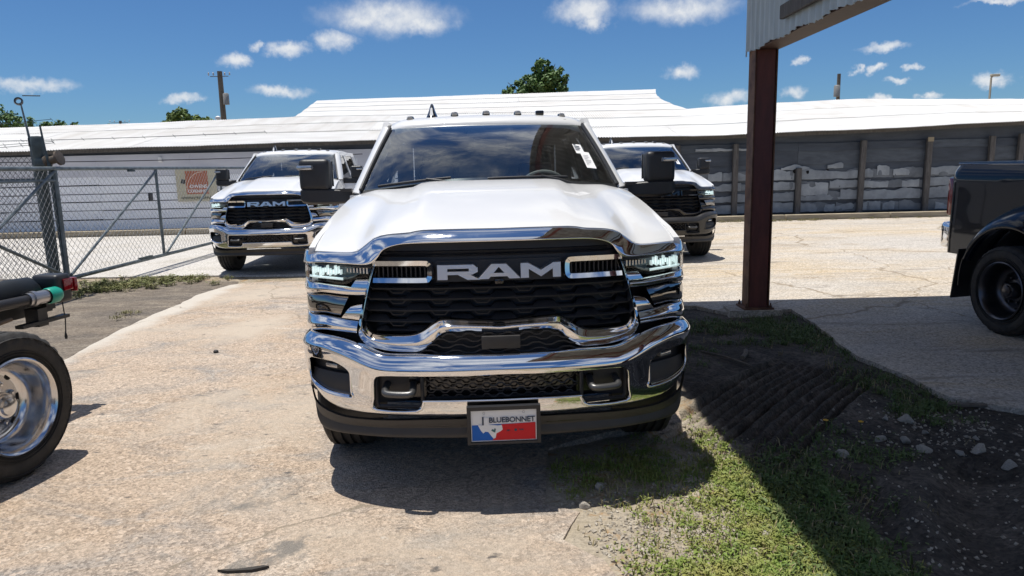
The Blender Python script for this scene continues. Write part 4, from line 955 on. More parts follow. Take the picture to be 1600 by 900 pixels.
    for ch, x0, w in (('R', -.292, .192), ('A', -.098, .196), ('M', .104, .192)):
        b = MB()
        for k, poly in enumerate(LET[ch]):
            P = [(x0+u*w, 1.098+v*.070) for u, v in poly]
            b.prism(P, lambda x, z, k=k: (x, face(x, 1.13)-.020-.0022*k+.11*(z-1.133), z), lambda x, z: (x, face(x, 1.13)+.03, z))
        b.build('letter', mat('letter_chrome', (.88,.87,.86), .30, 1), root, None)
    cmr = MB().rbox((.0, face(0, 1.09)-.010, 1.087), (.045, .05, .026), .01).build('front_camera', blackg, root)
    MB().lathe([(0,.004),(.008,.003),(.010,0)], 16, Matrix.Translation((0, face(0, 1.09)-.036, 1.087)) @ Matrix.Rotation(rad(90), 4, 'X')).build('camera_lens', blackg, cmr)
    for s in (1, -1):
        fb = MB(); zt, zb_, x0, x1 = 1.178, 1.094, .325, .600
        path = [(x1, zt), (.5, zt), (x0+.03, zt), (x0+.008, zt-.006), (x0, zt-.022), (x0, zb_+.022), (x0+.008, zb_+.006), (x0+.03, zb_), (.5, zb_), (x1, zb_)]
        path = catmull([(x, z, 0) for x, z in path], 4)
        fb.tube([(s*p.x, face(p.x, p.y)-.010, p.y) for p in path], .0165, 4)
        br = fb.build('grille_bracket', chrome, root, 30)
        for k in range(11):
            x = .352+.0225*k; MB().box((s*x, face(x, 1.136)+.025, 1.136), (.006, .04, .066)).build('vent_fin', blackp, br, None)
        vb = MB().solid([[(s*x, face(x, z)+.045, z) for z in (1.098, 1.174)] for x in (.33, .42, .51, .60)], [[(s*x, face(x, z)+.06, z) for z in (1.098, 1.174)] for x in (.33, .42, .51, .60)]).build('vent_backing', blackg, br)
    # lower small intake under the grille frame
    li = MB()
    for row, z in enumerate((.752, .780, .808, .832)):
        wv = (.40, .37, .33, .28)[row]; pts = []; n = 24
        for i in range(n+1):
            x = lerp(-wv, wv, i/n); pts.append((x, plan(x)+.085, z+(.010 if i % 4 in (1, 2) else -.004)))
        li.tube(pts, .0045, 5)
    li.build('intake_mesh', blackp, root)
    MB().rbox((0, .075, .800), (.185, .03, .062), .006).build('radar_sensor', greyp, root)
    # ---------------- front bumper with openings
    half = catmull([(0,0,0),(.15,.003,0),(.3,.012,0),(.5,.045,0),(.65,.088,0),(.8,.16,0),(.9,.235,0),(.96,.305,0),(1.0,.39,0),(1.018,.5,0),(1.022,.62,0),(1.022,.76,0)], 7)
    PL = [(-p.x, p.y) for p in half[:0:-1]]+[(p.x, p.y) for p in half]
    def zt_(x): return float(np.interp(abs(x), [0,.40,.57,.62,.70,.78,.86,1.0,1.03], [.750,.752,.750,.760,.795,.814,.822,.818,.812]))
    def zr_(x): return float(np.interp(abs(x), [0,.45,.55,.62,.70,.78,.86,1.0,1.03], [.697,.694,.694,.703,.740,.768,.784,.776,.770]))
    def zb_f(x): return float(np.interp(abs(x), [0,.6,.72,.82,.87,.94,.985,1.01,1.03], [.444,.444,.447,.454,.464,.500,.550,.585,.60]))
    def sm(fn, x): return sum(fn(x+d)*w for d, w in ((-.05,.15),(-.025,.2),(0,.3),(.025,.2),(.05,.15)))
    F = []; B = []
    for i, (x, y) in enumerate(PL):
        a = PL[max(0, i-1)]; c = PL[min(len(PL)-1, i+1)]; t = Vector((c[0]-a[0], c[1]-a[1])); t.normalize(); nin = Vector((-t.y, t.x))
        zt, zr, zb_ = sm(zt_, x), sm(zr_, x), sm(zb_f, x)
        if abs(x) > .95: zt, zr, zb_ = zt_(x), zr_(x), zb_f(x)
        keys = [(zt-.004,.085),(zt,.060),(zt-.004,.040),(lerp(zt,zr,.45),.014),(zr,-.006),(zr-.025,-.010),(lerp(zr,zb_,.35),-.004),(lerp(zr,zb_,.7),.002),(zb_+.035,.012),(zb_+.010,.028),(zb_,.055)]
        f = []; b = []
        for p in catmull([(z, o, 0) for z, o in keys], 3):
            f.append((x+nin.x*p.y, y+nin.y*p.y, p.x)); b.append((x+nin.x*(p.y+.022), y+nin.y*(p.y+.022), p.x*.985+.009))
        F.append(f); B.append(b)
    bme = MB().solid(F, B).mesh('front_bumper')
    opening = [(0,.664),(.565,.661),(.598,.652),(.613,.632),(.619,.540),(.624,.516),(.602,.484),(.41,.485),(.374,.527),(.345,.534),(0,.534)]
    full_open = opening+[(-x, z) for x, z in opening[::-1] if x > 0]
    fogp = [(.962,.690),(.950,.706),(.925,.713),(.819,.713),(.765,.694),(.732,.668),(.728,.640),(.728,.565),(.722,.545),(.738,.533),(.852,.540),(.925,.566),(.958,.606)]
    cut = [MB().prism(full_open, lambda x, z: (x, -.3, z), lambda x, z: (x, .6, z)).mesh('c', None)]
    for s in (1, -1): cut.append(MB().prism([(s*x, z) for x, z in fogp], lambda x, z: (x, -.3, z), lambda x, z: (x, .9, z)).mesh('c', None))
    bme = boolean_cut(bme, cut); bme.shade_smooth(); bme.set_sharp_from_angle(angle=rad(40))
    bumper = link('front_bumper', bme, chrome, root)
    def on_b(x, z, o=0): return (x, plan(x)+.002+o, z)
    def loop(P, sub=3):
        q = catmull([(x, z, 0) for x, z in P+[P[0]]], sub)[:-1]; return [on_b(p.x, p.y, -.001) for p in q]
    MB().tube(loop(full_open, 3), .0075, 8, True).build('opening_rim', chrome, bumper, 60)
    for s in (1, -1):
        MB().tube(loop([(s*x, z) for x, z in fogp], 3), .006, 8, True).build('fog_rim', chrome, bumper, 60)
        fz = MB().solid([[(s*x, plan(x)+.075-.03*(z < .6), z) for z in (.52, .60, .64, .72)] for x in np.linspace(.70, .985, 9)], [[(s*x, plan(x)+.11, z) for z in (.52, .60, .64, .72)] for x in np.linspace(.70, .985, 9)]).build('fog_bezel', blackp, bumper)
        MB().solid([[(s*x, plan(x)+.028+.02*(z > .62), z+.012*(x-.84)) for z in (.555, .60, .640)] for x in np.linspace(.735, .95, 7)], [[(s*x, plan(x)+.07, z) for z in (.555, .60, .640)] for x in np.linspace(.735, .95, 7)]).build('fog_insert', greyp, bumper)
        MB().rbox((s*.83, plan(.83)+.06, .672), (.085, .03, .022), .008, 2, rotZ(s*38)).build('fog_lamp', mat('fog_lens', (.55,.55,.55), .1, .6), bumper)
        # chrome ledge below the fog opening
        lp = stations([(.955,.606),(.925,.570),(.852,.545),(.742,.538)], [(.950,.618),(.920,.590),(.850,.566),(.738,.560)], 4)
        MB().solid(*band_rows([((s*a[0], a[1]), (s*b[0], b[1])) for a, b in lp], [(0,-.004),(.5,.012),(1,.05)], lambda x, z: plan(x), .01)).build('fog_ledge', chrome, bumper)
        # tow hook pod
        pod = MB(); pod.rbox((s*.490, .150, .585), (.245, .06, .165), .02, 2); pb = pod.build('hook_pocket', blackp, bumper)
        fr_ = MB()
        fr_.tube([(s*x, plan(x)+.022, z) for x, z in ((.385,.655),(.585,.655),(.602,.640),(.602,.520),(.590,.500),(.395,.500),(.380,.520),(.380,.640))], .010, 6, True); fr_.build('pocket_frame', blackp, pb)
        hk = MB(); c = [(s*(.49-.062), .11, .600), (s*(.49-.066), .025, .588), (s*(.49-.048), -.004, .580), (s*(.49+.048), .016, .580), (s*(.49+.066), .045, .588), (s*(.49+.062), .12, .600)]
        hk.tube([tuple(p) for p in catmull(c, 4)], .018, 10, False, True, .9); hk.build('tow_hook', mat('hook_steel', (.10,.10,.10), .35, .6), pb, 60)
    MB().solid([[(x, plan(x)+.085, z) for z in (.50, .68)] for x in np.linspace(-.63, .63, 25)], [[(x, plan(x)+.11, z) for z in (.50, .68)] for x in np.linspace(-.63, .63, 25)]).build('lower_grille_backing', blackg, bumper)
    lg = MB(); n = 44
    for row in range(5):
        z0 = .545+.027*row; pts = []
        for i in range(n+1):
            x = lerp(-.365, .365, i/n); ph = (i+(2 if row % 2 else 0)) % 4; pts.append((x, plan(x)+.05, z0+(.0075 if ph in (1, 2) else -.0075)))
        lg.tube(pts, .0042, 5)
    lg.tube([(x, plan(x)+.04, z) for x, z in ((-.368,.655),(.368,.655),(.368,.537),(-.368,.537))], .008, 6, True)
    lg.build('lower_grille_mesh', blackp, bumper)
    # ---------------- valance, plate
    full_band('valance', [(.975,.53),(.955,.470),(.905,.440),(.80,.420),(.70,.418),(.5,.425),(.327,.432),(0,.436)], [(.945,.36),(.925,.330),(.885,.318),(.80,.320),(.68,.324),(.5,.326),(.327,.328),(0,.328)], greyp, [(0,-.01),(.25,.0),(.45,.012),(.55,.010),(.9,.004),(1,.03)], root, surf=lambda x, z: plan(x)+.045, thick=.03)
    vg = MB()
    for s in (1, -1): vg.solid([[(s*x, plan(x)+.048, z) for z in (.398, .408)] for x in (.21, .3, .38)], [[(s*x, plan(x)+.07, z) for z in (.398, .408)] for x in (.21, .3, .38)])
    vg.build('valance_slot', blackg, root)
    # ---------------- wheels
    tm = tyre_mesh(.415, .285, .235).mesh('tyre', 40)
    rm = MB(); rm.lathe([(.236,-.10),(.238,.10),(.246,.112),(.240,.122),(.225,.112),(.215,.06),(.08,.075),(.075,.10),(0,.102)], 48)
    for k in range(8):
        a = 2*math.pi*k/8; R = Matrix.Rotation(a, 3, 'Z'); rm.rbox(R @ Vector((.15, 0, .075)), (.15, .055, .03), .01, 1, R)
    rme = rm.mesh('rim', 35)
    for y_ in AX:
        for s in (1, -1):
            r = link('wheel', rme, alloy, root); r.location = (s*.865, y_, .415); r.rotation_euler = (0, rad(90*s), 0)
            link('tyre', tm, rubber, r)
        MB().tube([(-.85, y_, .415), (.85, y_, .415)], .05, 8).build('axle', blacksteel, root)
    for s in (1, -1):
        # wheel-house liner
        for y_ in AX:
            F = [[(s*x, y_+.54*math.cos(a), .40+.54*math.sin(a)) for x in (.60, .95)] for a in np.linspace(-.15, math.pi+.15, 20)]
            MB().solid(F, [[(x, y, z+.01) for x, y, z in r] for r in F]).build('wheel_liner', blackp, root)
    ub = MB(); ub.box((0, 3.3, .62), (1.0, 5.4, .22)); ub.box((0, .72, .80), (1.05, .55, .55)); ub.box((0, 1.45, .95), (1.7, .08, .8)); ub.box((0, .36, .60), (1.5, .08, .18)); ub.build('chassis_frame', blacksteel, root, None)
    bd = MB(); bd.box((0, 5.17, .93), (1.84, 2.34, .05)); bd.box((0, 4.0, 1.18), (1.86, .04, .55)); bd.build('bed_floor', white, root, None)
    MB().rbox((0, 6.36, 1.13), (1.60, .07, .70), .02).build('tailgate', white, root)
    MB().rbox((0, 6.46, .68), (1.95, .2, .22), .04).build('rear_bumper', chrome, root)
    # ---------------- towing mirrors
    for s in (1, -1):
        hs = MB().rbox((s*1.185, 1.765, 1.595), (.205, .13, .215), .04, 4, None, lambda c: (c.x*(1+.03*(c.z > 0)), c.y*(.85 if abs(c.x) > .1 and c.x*s > 0 else 1), c.z)).build('mirror_housing', blackp, root, 60)
        MB().rbox((s*1.238, 1.702, 1.645), (.105, .05, .030), .008, 2, rotZ(s*10)).build('marker_lamp', mat('mirror_lamp', (.50,.52,.56), .12, .7), hs)
        arm = MB(); st_ = []
        for x, zc, h, yc, d in ((.90,1.440,.10,1.80,.10),(.97,1.446,.094,1.79,.10),(1.04,1.447,.100,1.77,.11),(1.12,1.448,.108,1.765,.125),(1.22,1.450,.106,1.765,.13),(1.265,1.454,.096,1.765,.125),(1.284,1.460,.070,1.765,.10)):
            st_.append([(s*x, yc+d/2*c_, zc+h/2*s_) for c_, s_ in ((-1,-.7),(-1,.8),(-.8,1),(.8,1),(1,.8),(1,-.7),(.7,-1),(-.7,-1),(-1,-.7))])
        arm.grid(st_); arm.f.append(tuple(len(arm.v)-9+i for i in range(8))); arm.build('mirror_arm', blackp, hs, 45)
        MB().box((s*1.01, 1.735, 1.488), (.14, .02, .022), rotZ(s*4)).build('arm_lamp', greyp, hs)
        MB().box((s*1.175, 1.843, 1.600), (.19, .006, .17)).build('mirror_glass', chrome, hs)
    return root

def add_plate(root):
    ph = MB(); cx, cz, w, h = 0, .428, .345, .184; y = -.040
    for (x0, x1, z0, z1) in ((-w/2, w/2, cz+h/2-.018, cz+h/2), (-w/2, w/2, cz-h/2, cz-h/2+.010), (-w/2, -w/2+.016, cz-h/2+.010, cz+h/2-.018), (w/2-.016, w/2, cz-h/2+.010, cz+h/2-.018)):
        ph.box(((x0+x1)/2, y, (z0+z1)/2), (x1-x0, .016, z1-z0))
    ph.box((0, y+.016, cz), (w, .01, h)); hold = ph.build('plate_holder', blackp, root, None)
    cz = .425; y = -.036
    p = MB().box((0, y, cz), (.308, .004, .154)).build('license_plate', whiteink, root, None)
    fy = lambda o: (lambda x, z: (x, y-.002-o, cz+z)); T = lambda poly, o, n, m: MB().prism(poly, fy(o), fy(o-.0008)).build(n, m, p, None)
    T([(-.150,-.072),(.148,-.072),(.148,.008),(-.150,.004)], .0014, 'blue_field', blueink)
    T([(-.055,-.072),(.1485,-.0725),(.1485,.010),(-.012,.005)], .0024, 'red_field', redink)
    tex = [(-.122,.006),(-.098,.004),(-.094,.040),(-.072,.040),(-.071,.006),(-.055,.004),(-.030,.000),(-.010,.002),(-.006,-.020),(-.016,-.028),(-.036,-.038),(-.040,-.060),(-.050,-.064),(-.062,-.048),(-.074,-.030),(-.088,-.028),(-.098,-.036),(-.110,-.020)]
    T(tex, .0034, 'state_outline', whiteink)
    T([(-.102,.004),(-.094,.004),(-.094,.045),(-.102,.045)], .0044, 'panhandle_bar', ink)  # dark printed bar along the panhandle
    T([(-.050,-.030),(-.042,-.034),(-.038,-.016),(-.044,-.012),(-.047,-.020),(-.056,-.016),(-.060,-.024)], .0044, 'flower', mat('plate_green', (.05,.14,.14), .5))
    for s, size, x, z, m, off in (('BLUEBONNET', .036, .038, .026, ink, .0006), ('JEEP', .009, .020, -.026, ink, .0002), ('RAM', .010, .082, -.024, ink, .0003)):
        me = text_mesh(s, size, .0006, off, .94); o = link('lettering', me, m, p); o.location = (x, y-.0052, cz+z); o.rotation_euler = (rad(90), 0, 0)
    MB().lathe([(0,.001),(.007,.001),(.007,0)], 14, Matrix.Translation((.055, y-.004, cz-.024)) @ Matrix.Rotation(rad(90), 4, 'X')).build('badge', ink, p)
    b = MB()
    for x in (-.093, .093): b.lathe([(.0045,.001),(.006,.0015),(.006,0)], 12, Matrix.Translation((x, y-.002, cz+.062)) @ Matrix.Rotation(rad(90), 4, 'X'))
    b.build('bolt_hole', steel, p)

truck = make_truck()
cm = children_map()
tl = copy_tree(truck, cm); tr = copy_tree(truck, cm)
truck.location = (-.055, 3.25, 0); truck.rotation_euler = (0, 0, rad(2.7))
tag(truck, 'large white pickup with chrome grille and bumper facing the camera, nearest of the trucks', 'pickup truck', 'white pickup trucks')
add_plate(truck)
tl.location = (-3.82, 11.2, 0); tl.rotation_euler = (0, 0, rad(3))
tag(tl, 'white pickup with chrome bumper parked behind, next to the chain link gate', 'pickup truck', 'white pickup trucks')
tr.location = (2.47, 11.6, 0); tr.rotation_euler = (0, 0, rad(2))
tag(tr, 'white pickup with black grille and dark grey bumper, parked behind near the steel post', 'pickup truck', 'white pickup trucks')
SWAP = {'nose_trim': blackg, 'grille_frame': blackg, 'headlight_trim': blackg, 'lamp_hook': blackg, 'corner_gusset': darkm, 'corner_trim': darkm, 'lamp_pocket': mat('lamp_pocket_silver', (.35,.34,.33), .25, .6), 'front_bumper': darkm, 'opening_rim': darkm, 'fog_rim': darkm, 'fog_ledge': darkm, 'letter': blackg, 'grille_bracket': blackg, 'handle': blackg}
def swap(o):
    for c in o.children:
        k = c.name.split('.')[0]
        if k in SWAP and c.type == 'MESH': c.material_slots[0].link = 'OBJECT'; c.material_slots[0].material = SWAP[k]
        swap(c)
bpy.context.view_layer.update(); swap(tr)
# ================================================================== bare truck chassis at the left edge
ch = empty('truck_chassis', (-2.94, 3.76, 0), -9); tag(ch, 'bare black truck chassis end with polished dual wheel and green capped pipe', 'truck chassis')
R_ = .405
def dual_wheel(parent, x, y, z, s, rimm, dark=False, name='wheel'):
    """dished outer dual wheel, axis along x, outer face towards s*x"""
    M = Matrix.Rotation(rad(90*s), 4, 'Y')
    rb = MB(); rb.lathe([(.250,-.11),(.252,.095),(.262,.106),(.266,.118),(.258,.124),(.248,.116),(.238,.100),(.228,.05),(.222,-.01),(.205,-.045),(.180,-.058),(.165,-.060),(.150,-.052),(.105,-.050),(.100,-.046),(0,-.046)], 56)
    w = rb.build(name, rimm, parent, 40); w.location = (x, y, z); w.rotation_euler = (0, rad(90*s), 0)
    hb = MB(); hb.lathe([(.098,-.050),(.098,-.034),(.075,-.030),(.072,.030),(.062,.044),(.050,.046),(.045,.060),(.02,.066),(0,.066)], 32); hb.build('hub', rimm, w, 40)
    ln = MB().lathe([(.0145,0),(.0145,.026),(.011,.036),(0,.038)], 6).mesh('lug_nut', 30)
    for k in range(8):
        a = 2*math.pi*(k+.5)/8; shared('lug_nut', ln, rimm, w, (.118*math.cos(a), .118*math.sin(a), -.051))
    for k in range(8):
        a = 2*math.pi*k/8; o = MB(); o.lathe([(0,.0015),(.021,.0015),(.021,0)], 16, Matrix.Translation((.182*math.cos(a), .182*math.sin(a), -.0585))); o.build('hand_hole', mat('hand_hole_black', (.004,.004,.004), .8), w, None)
    tb = tyre_mesh(R_, .235, .252, 90)
    for txt, ang in (('GOODYEAR', rad(90)), ('GOODYEAR', rad(270))): tb.add(*ring_text(txt, .335, .036, ang-(0 if s > 0 else 0), .1165))
    for rr in (.285, .300, .372): tb.lathe([(rr-.002,.112),(rr-.001,.1195),(rr+.001,.1195),(rr+.002,.112)], 60)
    tb.build('tyre', rubber, w, 40)
    return w
dual_wheel(ch, .155, 0, R_, 1, alloy)
tin = tyre_mesh(R_, .235, .252, 72); w2 = MB().lathe([(.252,-.1),(.252,.1),(.2,.05),(0,.05)], 40).build('inner_wheel', steel, ch); w2.location = (-.155, 0, R_); w2.rotation_euler = (0, rad(90), 0); tin.build('tyre', rubber, w2)
w3 = MB().lathe([(.252,-.1),(.252,.1),(.2,.05),(0,.05)], 40).build('wheel', steel, ch); w3.location = (-1.75, 0, R_); w3.rotation_euler = (0, rad(90), 0); tyre_mesh(R_, .235, .252, 72).build('tyre', rubber, w3)
ax = MB(); ax.tube([(.1, 0, R_), (-1.8, 0, R_)], .06, 10); ax.lathe([(0,-.2),(.15,-.15),(.19,0),(.15,.15),(0,.2)], 16, Matrix.Translation((-.85, 0, R_)) @ Matrix.Rotation(rad(90), 4, 'X')); ax.build('axle', blacksteel, ch)
for x in (-.32, -1.25):
    fr = MB(); fr.box((x, -1.6, .80), (.010, 5.9, .20)); fr.box((x-.03 if x > -1 else x+.03, -1.6, .905), (.07, 5.9, .010)); fr.box((x-.03 if x > -1 else x+.03, -1.6, .695), (.07, 5.9, .010)); fr.build('frame_rail', blacksteel, ch, None)
MB().box((-.78, 1.30, .80), (1.0, .08, .18)).build('cross_member', blacksteel, ch, None)
tp = MB(); F = []                                    # rounded black plastic cover over the rail
for y, z, w in ((-1.6,.91,.09),(-.2,.92,.09),(.55,.94,.088),(.95,.95,.085),(1.12,.945,.08),(1.16,.91,.07)):
    F.append([(-.27+w*math.cos(a), y, z-.07+(.09*math.sin(a))) for a in np.linspace(-.5, math.pi+.5, 14)])
tp.grid(F); tp.f.append(tuple(len(tp.v)-14+i for i in range(14))); tp.build('rail_cover', mat('black_cover', (.012,.015,.018), .5, spec=.3), ch, 60)
pp = MB(); pp.tube([(-.16, -.8, .84), (-.16, .2, .845), (-.155, .98, .835)], .034, 14); pp.build('pipe', mat('dark_pipe', (.035,.035,.038), .4, .4), ch)
co = MB(); co.tube([(-.155, .97, .836), (-.154, 1.14, .834)], .044, 16); co.tube([(-.154, 1.0, .836), (-.154, 1.03, .835)], .052, 16); co.build('coupling', steel, ch)
cap_ = MB(); cap_.lathe([(.050,-.05),(.055,-.04),(.055,.03),(.045,.052),(0,.058)], 20, Matrix.Translation((-.15, 1.18, .832)) @ Matrix.Rotation(rad(-90), 4, 'X')); cap_.tube([(-.098, 1.15, .834), (-.150, 1.235, .834)], .006, 6); cap_.build('green_cap', mat('green_plastic', (.01,.30,.22), .35), ch)
tb_ = MB(); tb_.rbox((-.25, 1.30, .86), (.20, .14, .20), .03, 3); tl_ = tb_.build('tail_lamp', blackp, ch)
MB().rbox((-.18, 1.385, .875), (.10, .03, .10), .01).build('red_lens', redlens, tl_)
MB().rbox((-.142, 1.32, .885), (.012, .08, .08), .004).build('side_lens', redlens, tl_)
hp = MB(); hp.box((-.20, 1.08, .70), (.10, .08, .12)); hp.box((-.17, 1.10, .668), (.06, .40, .022)); hp.build('bracket_plate', blacksteel, ch, None)
ca = MB(); ca.tube([(-.16, 1.27, .78), (-.158, 1.275, .64), (-.165, 1.27, .54)], .004, 5); ca.lathe([(.008,0),(.01,.02),(.004,.05)], 8, Matrix.Translation((-.165, 1.27, .505))); ca.build('hanging_wire', blackp, ch)
sh = MB(); sh.prism([(.18,.88),(.30,.88),(.46,.60),(.40,.50),(.22,.50),(.12,.62)], lambda y, z: (-.22, y, z), lambda y, z: (-.14, y, z)); sk = sh.build('spring_shackle', blacksteel, ch, None)
for y, z in ((.24, .80), (.30, .585)):
    bt = MB(); bt.tube([(-.14, y, z), (-.08, y, z)], .018, 6); bt.lathe([(.032,0),(.032,.012),(0,.013)], 12, Matrix.Translation((-.138, y, z)) @ Matrix.Rotation(rad(90), 4, 'Y')); bt.build('bolt', steel, sk, 30)
sp = MB()
for k in range(4): sp.tube([(-.20, y, .50-.028*k+.11*abs(y/.75)**1.6) for y in np.linspace(-.8+.12*k, .8-.12*k, 9)], .014, 6, flat=.6)
sp.build('leaf_spring', blacksteel, ch)
bar = MB(); bar.tube([(-.12, -.4, .72), (-.12, .35, .70), (-.12, .80, .745)], .013, 6); bar.build('brake_rod', mat('rusty_rod', (.15,.10,.06), .6), ch)

for o in list(ch.children):
    if o.name.split('.')[0] in ('rail_cover','pipe','coupling','green_cap','tail_lamp','bracket_plate','hanging_wire','spring_shackle','brake_rod','leaf_spring','cross_member','frame_rail'): o.location = (-.20, -.17, 0)

# ================================================================== dark blue dually at the right edge, in the canopy's shade
bl = empty('blue_pickup', (4.42, 6.39, 0), 5); tag(bl, 'dark blue pickup with wide rear fender and dual wheels, rear end at right edge', 'pickup truck')
bluep = mat('dark_blue_paint', (.0025,.006,.014), .18, .0, coat=.5, spec=.15); bgl = mat('dark_alloy', (.10,.10,.11), .3, .9)
# local: x to the right is inward, y towards the tail; outer tyre wall at x=0
dual_wheel(bl, .12, 0, R_, -1, bgl)
w2 = MB().lathe([(.252,-.1),(.252,.1),(.2,.05),(0,.05)], 40).build('inner_wheel', bgl, bl); w2.location = (.43, 0, R_); w2.rotation_euler = (0, rad(-90), 0); tyre_mesh(R_, .235, .252, 72).build('tyre', rubber, w2)
w3 = MB().lathe([(.252,-.1),(.252,.1),(.2,.05),(0,.05)], 40).build('wheel', bgl, bl); w3.location = (2.25, 0, R_); w3.rotation_euler = (0, rad(90), 0); tyre_mesh(R_, .235, .252, 72).build('tyre', rubber, w3)
F = []; B = []
for y in np.linspace(-4.6, 1.22, 150):               # bed and cab side, arch cut from the lower edge
    d = abs(y); zb = .62
    if d < .56: zb = max(zb, .42+math.sqrt(.56**2-d*d)*1.05)
    for a in (-3.9,):
        if abs(y-a) < .52: zb = max(zb, .42+math.sqrt(.52**2-(y-a)**2))
    f = []; b_ = []
    for k in range(16):
        t = k/15; z = lerp(1.535, zb, t); x = .30+.115*sstep((z-1.40)/.22)**1.2-.01*sstep((1.2-z)/.4)
        if y > 1.08: x += .10*((y-1.08)/.14)**2
        f.append((x, y, z)); b_.append((x+.03, y, z))
    F.append(f); B.append(b_)
MB().solid(F, B).build('bed_side', bluep, bl, 45)
F = []                                               # flared rear fender
for a in np.linspace(rad(22), rad(172), 44):
    r0, r1 = .545, .70; c, s_ = math.cos(a), math.sin(a); row = []
    for k in range(9):
        t = k/8; r = lerp(r0, r1+.05*max(0, s_), t); x = lerp(.02, .305, t**1.9); row.append((x, r*c*1.02, .42+r*s_*1.02))
    row = [(row[0][0]+.05, row[0][1]*.985, row[0][2]-.012*s_), (row[0][0]+.004, row[0][1]*.992, row[0][2]-.006)]+row; F.append(row)
MB().solid(F, [[(x+.02, y*.985, z-.008) for x, y, z in r] for r in F]).build('fender_flare', bluep, bl, 60)
MB().solid([[(x, .60*math.cos(a), .42+.60*math.sin(a)) for x in (.05, .75)] for a in np.linspace(-.1, math.pi+.1, 24)], [[(x, .61*math.cos(a), .42+.61*math.sin(a)) for x in (.05, .75)] for a in np.linspace(-.1, math.pi+.1, 24)]).build('wheel_liner', blackp, bl)
MB().prism([(.03,.72),(.50,.74),(.52,.24),(.045,.22)], lambda x, z: (x, .60+.16*(.72-z), z), lambda x, z: (x, .615+.16*(.72-z), z)).build('mud_flap', blackp, bl, None)
MB().rbox((1.25, .1, 1.545), (1.75, 2.1, .03), .012).build('bed_cover', blackp, bl)
MB().rbox((.405, .05, 1.540), (.08, 2.2, .03), .012).build('bed_rail_cap', mat('blue_rail', (.02,.05,.12), .25, coat=1), bl)
MB().rbox((1.25, 1.19, 1.12), (1.6, .08, .80), .03).build('tailgate', bluep, bl)
for x in (.39, 2.11): MB().rbox((x, 1.195, 1.20), (.12, .09, .40), .03).build('tail_light', redlens, bl)
rbm = MB(); rbm.rbox((1.25, 1.20, .80), (1.88, .18, .28), .06, 3); rbm.build('rear_bumper', chrome, bl)
MB().box((1.25, -1.6, .68), (1.3, 5.6, .16)).build('underbody', blacksteel, bl, None)
MB().rbox((1.25, -3.0, 1.70), (1.70, 2.2, .50), .12, 3).build('cab', bluep, bl)
MB().box((1.25, -2.2, 1.25), (1.6, 4.6, .50)).build('inner_body', blackp, bl, None)
for x in (.33,): MB().box((x-.012, -.95, 1.10), (.02, .05, .02)).build('bed_bolt', blackp, bl, None)

# ================================================================== stones, sticks, flowers, gravel, grass
def stone_mesh(n, seed):
    r = random.Random(seed); bm = bmesh.new(); bmesh.ops.create_icosphere(bm, subdivisions=3, radius=1)
    ax_ = [(Vector((r.gauss(0,1), r.gauss(0,1), r.gauss(0,1))).normalized(), r.uniform(.42, .78)) for _ in range(13)]
    for v in bm.verts:
        d = 1.0
        for a, of in ax_: d = min(d, of/max(.2, v.co.normalized().dot(a)))
        v.co = v.co*d*r.uniform(.985, 1.015)*1.35
    me = bpy.data.meshes.new('stone'); bm.to_mesh(me); bm.free(); return me
stone_m = mat('limestone', (.40,.37,.32), .85, n_scale=5, col2=(.28,.25,.21), bump=.3, bump_scale=12)
SM = [stone_mesh(0, k) for k in range(5)]
for me in SM: me.materials.append(stone_m)
stones = [(2.47,4.32,.055,'largest pale stone beside the grass strip in the shade'),(2.17,4.04,.040,'pale stone just right of the two yellow flowers'),(2.29,3.99,.040,'rounded pale stone below the largest stone'),(2.28,3.80,.045,'grey stone lowest of the middle cluster on the dark soil'),(2.57,3.77,.055,'whitest angular stone in the right-hand cluster'),(2.64,3.61,.050,'flat grey stone at the right end of the stones'),(1.84,3.83,.042,'small stone left of the rut below the yellow flowers'),(2.36,4.35,.026,'tiny stone touching the left side of the largest stone'),(2.48,3.78,.026,'small stone just left of the whitest stone'),(2.48,4.12,.032,'small stone between the largest and the whitest stones'),(2.72,4.02,.024,'tiny stone up and right of the whitest stone'),(1.10,2.95,.030,'pale stone on the sunlit gravel beside the grass'),(.32,3.22,.035,'stone at the edge of the slab in front of the truck'),(.42,3.42,.04,'broken concrete lump in the truck shadow')]
for k, (x, y, r, lab) in enumerate(stones):
    o = link('stone', SM[k % 5], stone_m); o.location = (x, y, soil_h(x, y)+r*.25); o.scale = (r*.82, r*random.uniform(.5, .75), r*.55); o.rotation_euler = (random.uniform(-.3,.3), random.uniform(-.3,.3), random.uniform(0, 6)); tag(o, lab, 'stone', 'loose stones')
wood = mat('dead_wood', (.20,.17,.14), .9, n_scale=20, col2=(.11,.09,.07))
for pts, r, lab in (([(1.66,6.16,-.01),(1.80,5.90,.0),(1.92,5.58,-.01)], .010, 'thin bare twig lying on dark soil by the truck'), ([(1.92,5.83,.01),(1.98,5.93,.02),(2.02,6.05,.01)], .020, 'short thick grey stick near the steel post'), ([(2.9,4.60,0),(3.02,4.55,.01),(3.16,4.56,0)], .016, 'pale stick lying at the broken concrete edge'), ([(2.10,2.66,0),(2.22,2.72,.01),(2.34,2.74,0)], .010, 'pale stick on the dark soil at the right edge')):
    b = MB().tube([tuple(p) for p in catmull([(x, y, z+soil_h(x, y)+.02) for x, y, z in pts], 4)], r, 6); tag(b.build('stick', wood), lab, 'stick', 'fallen sticks')
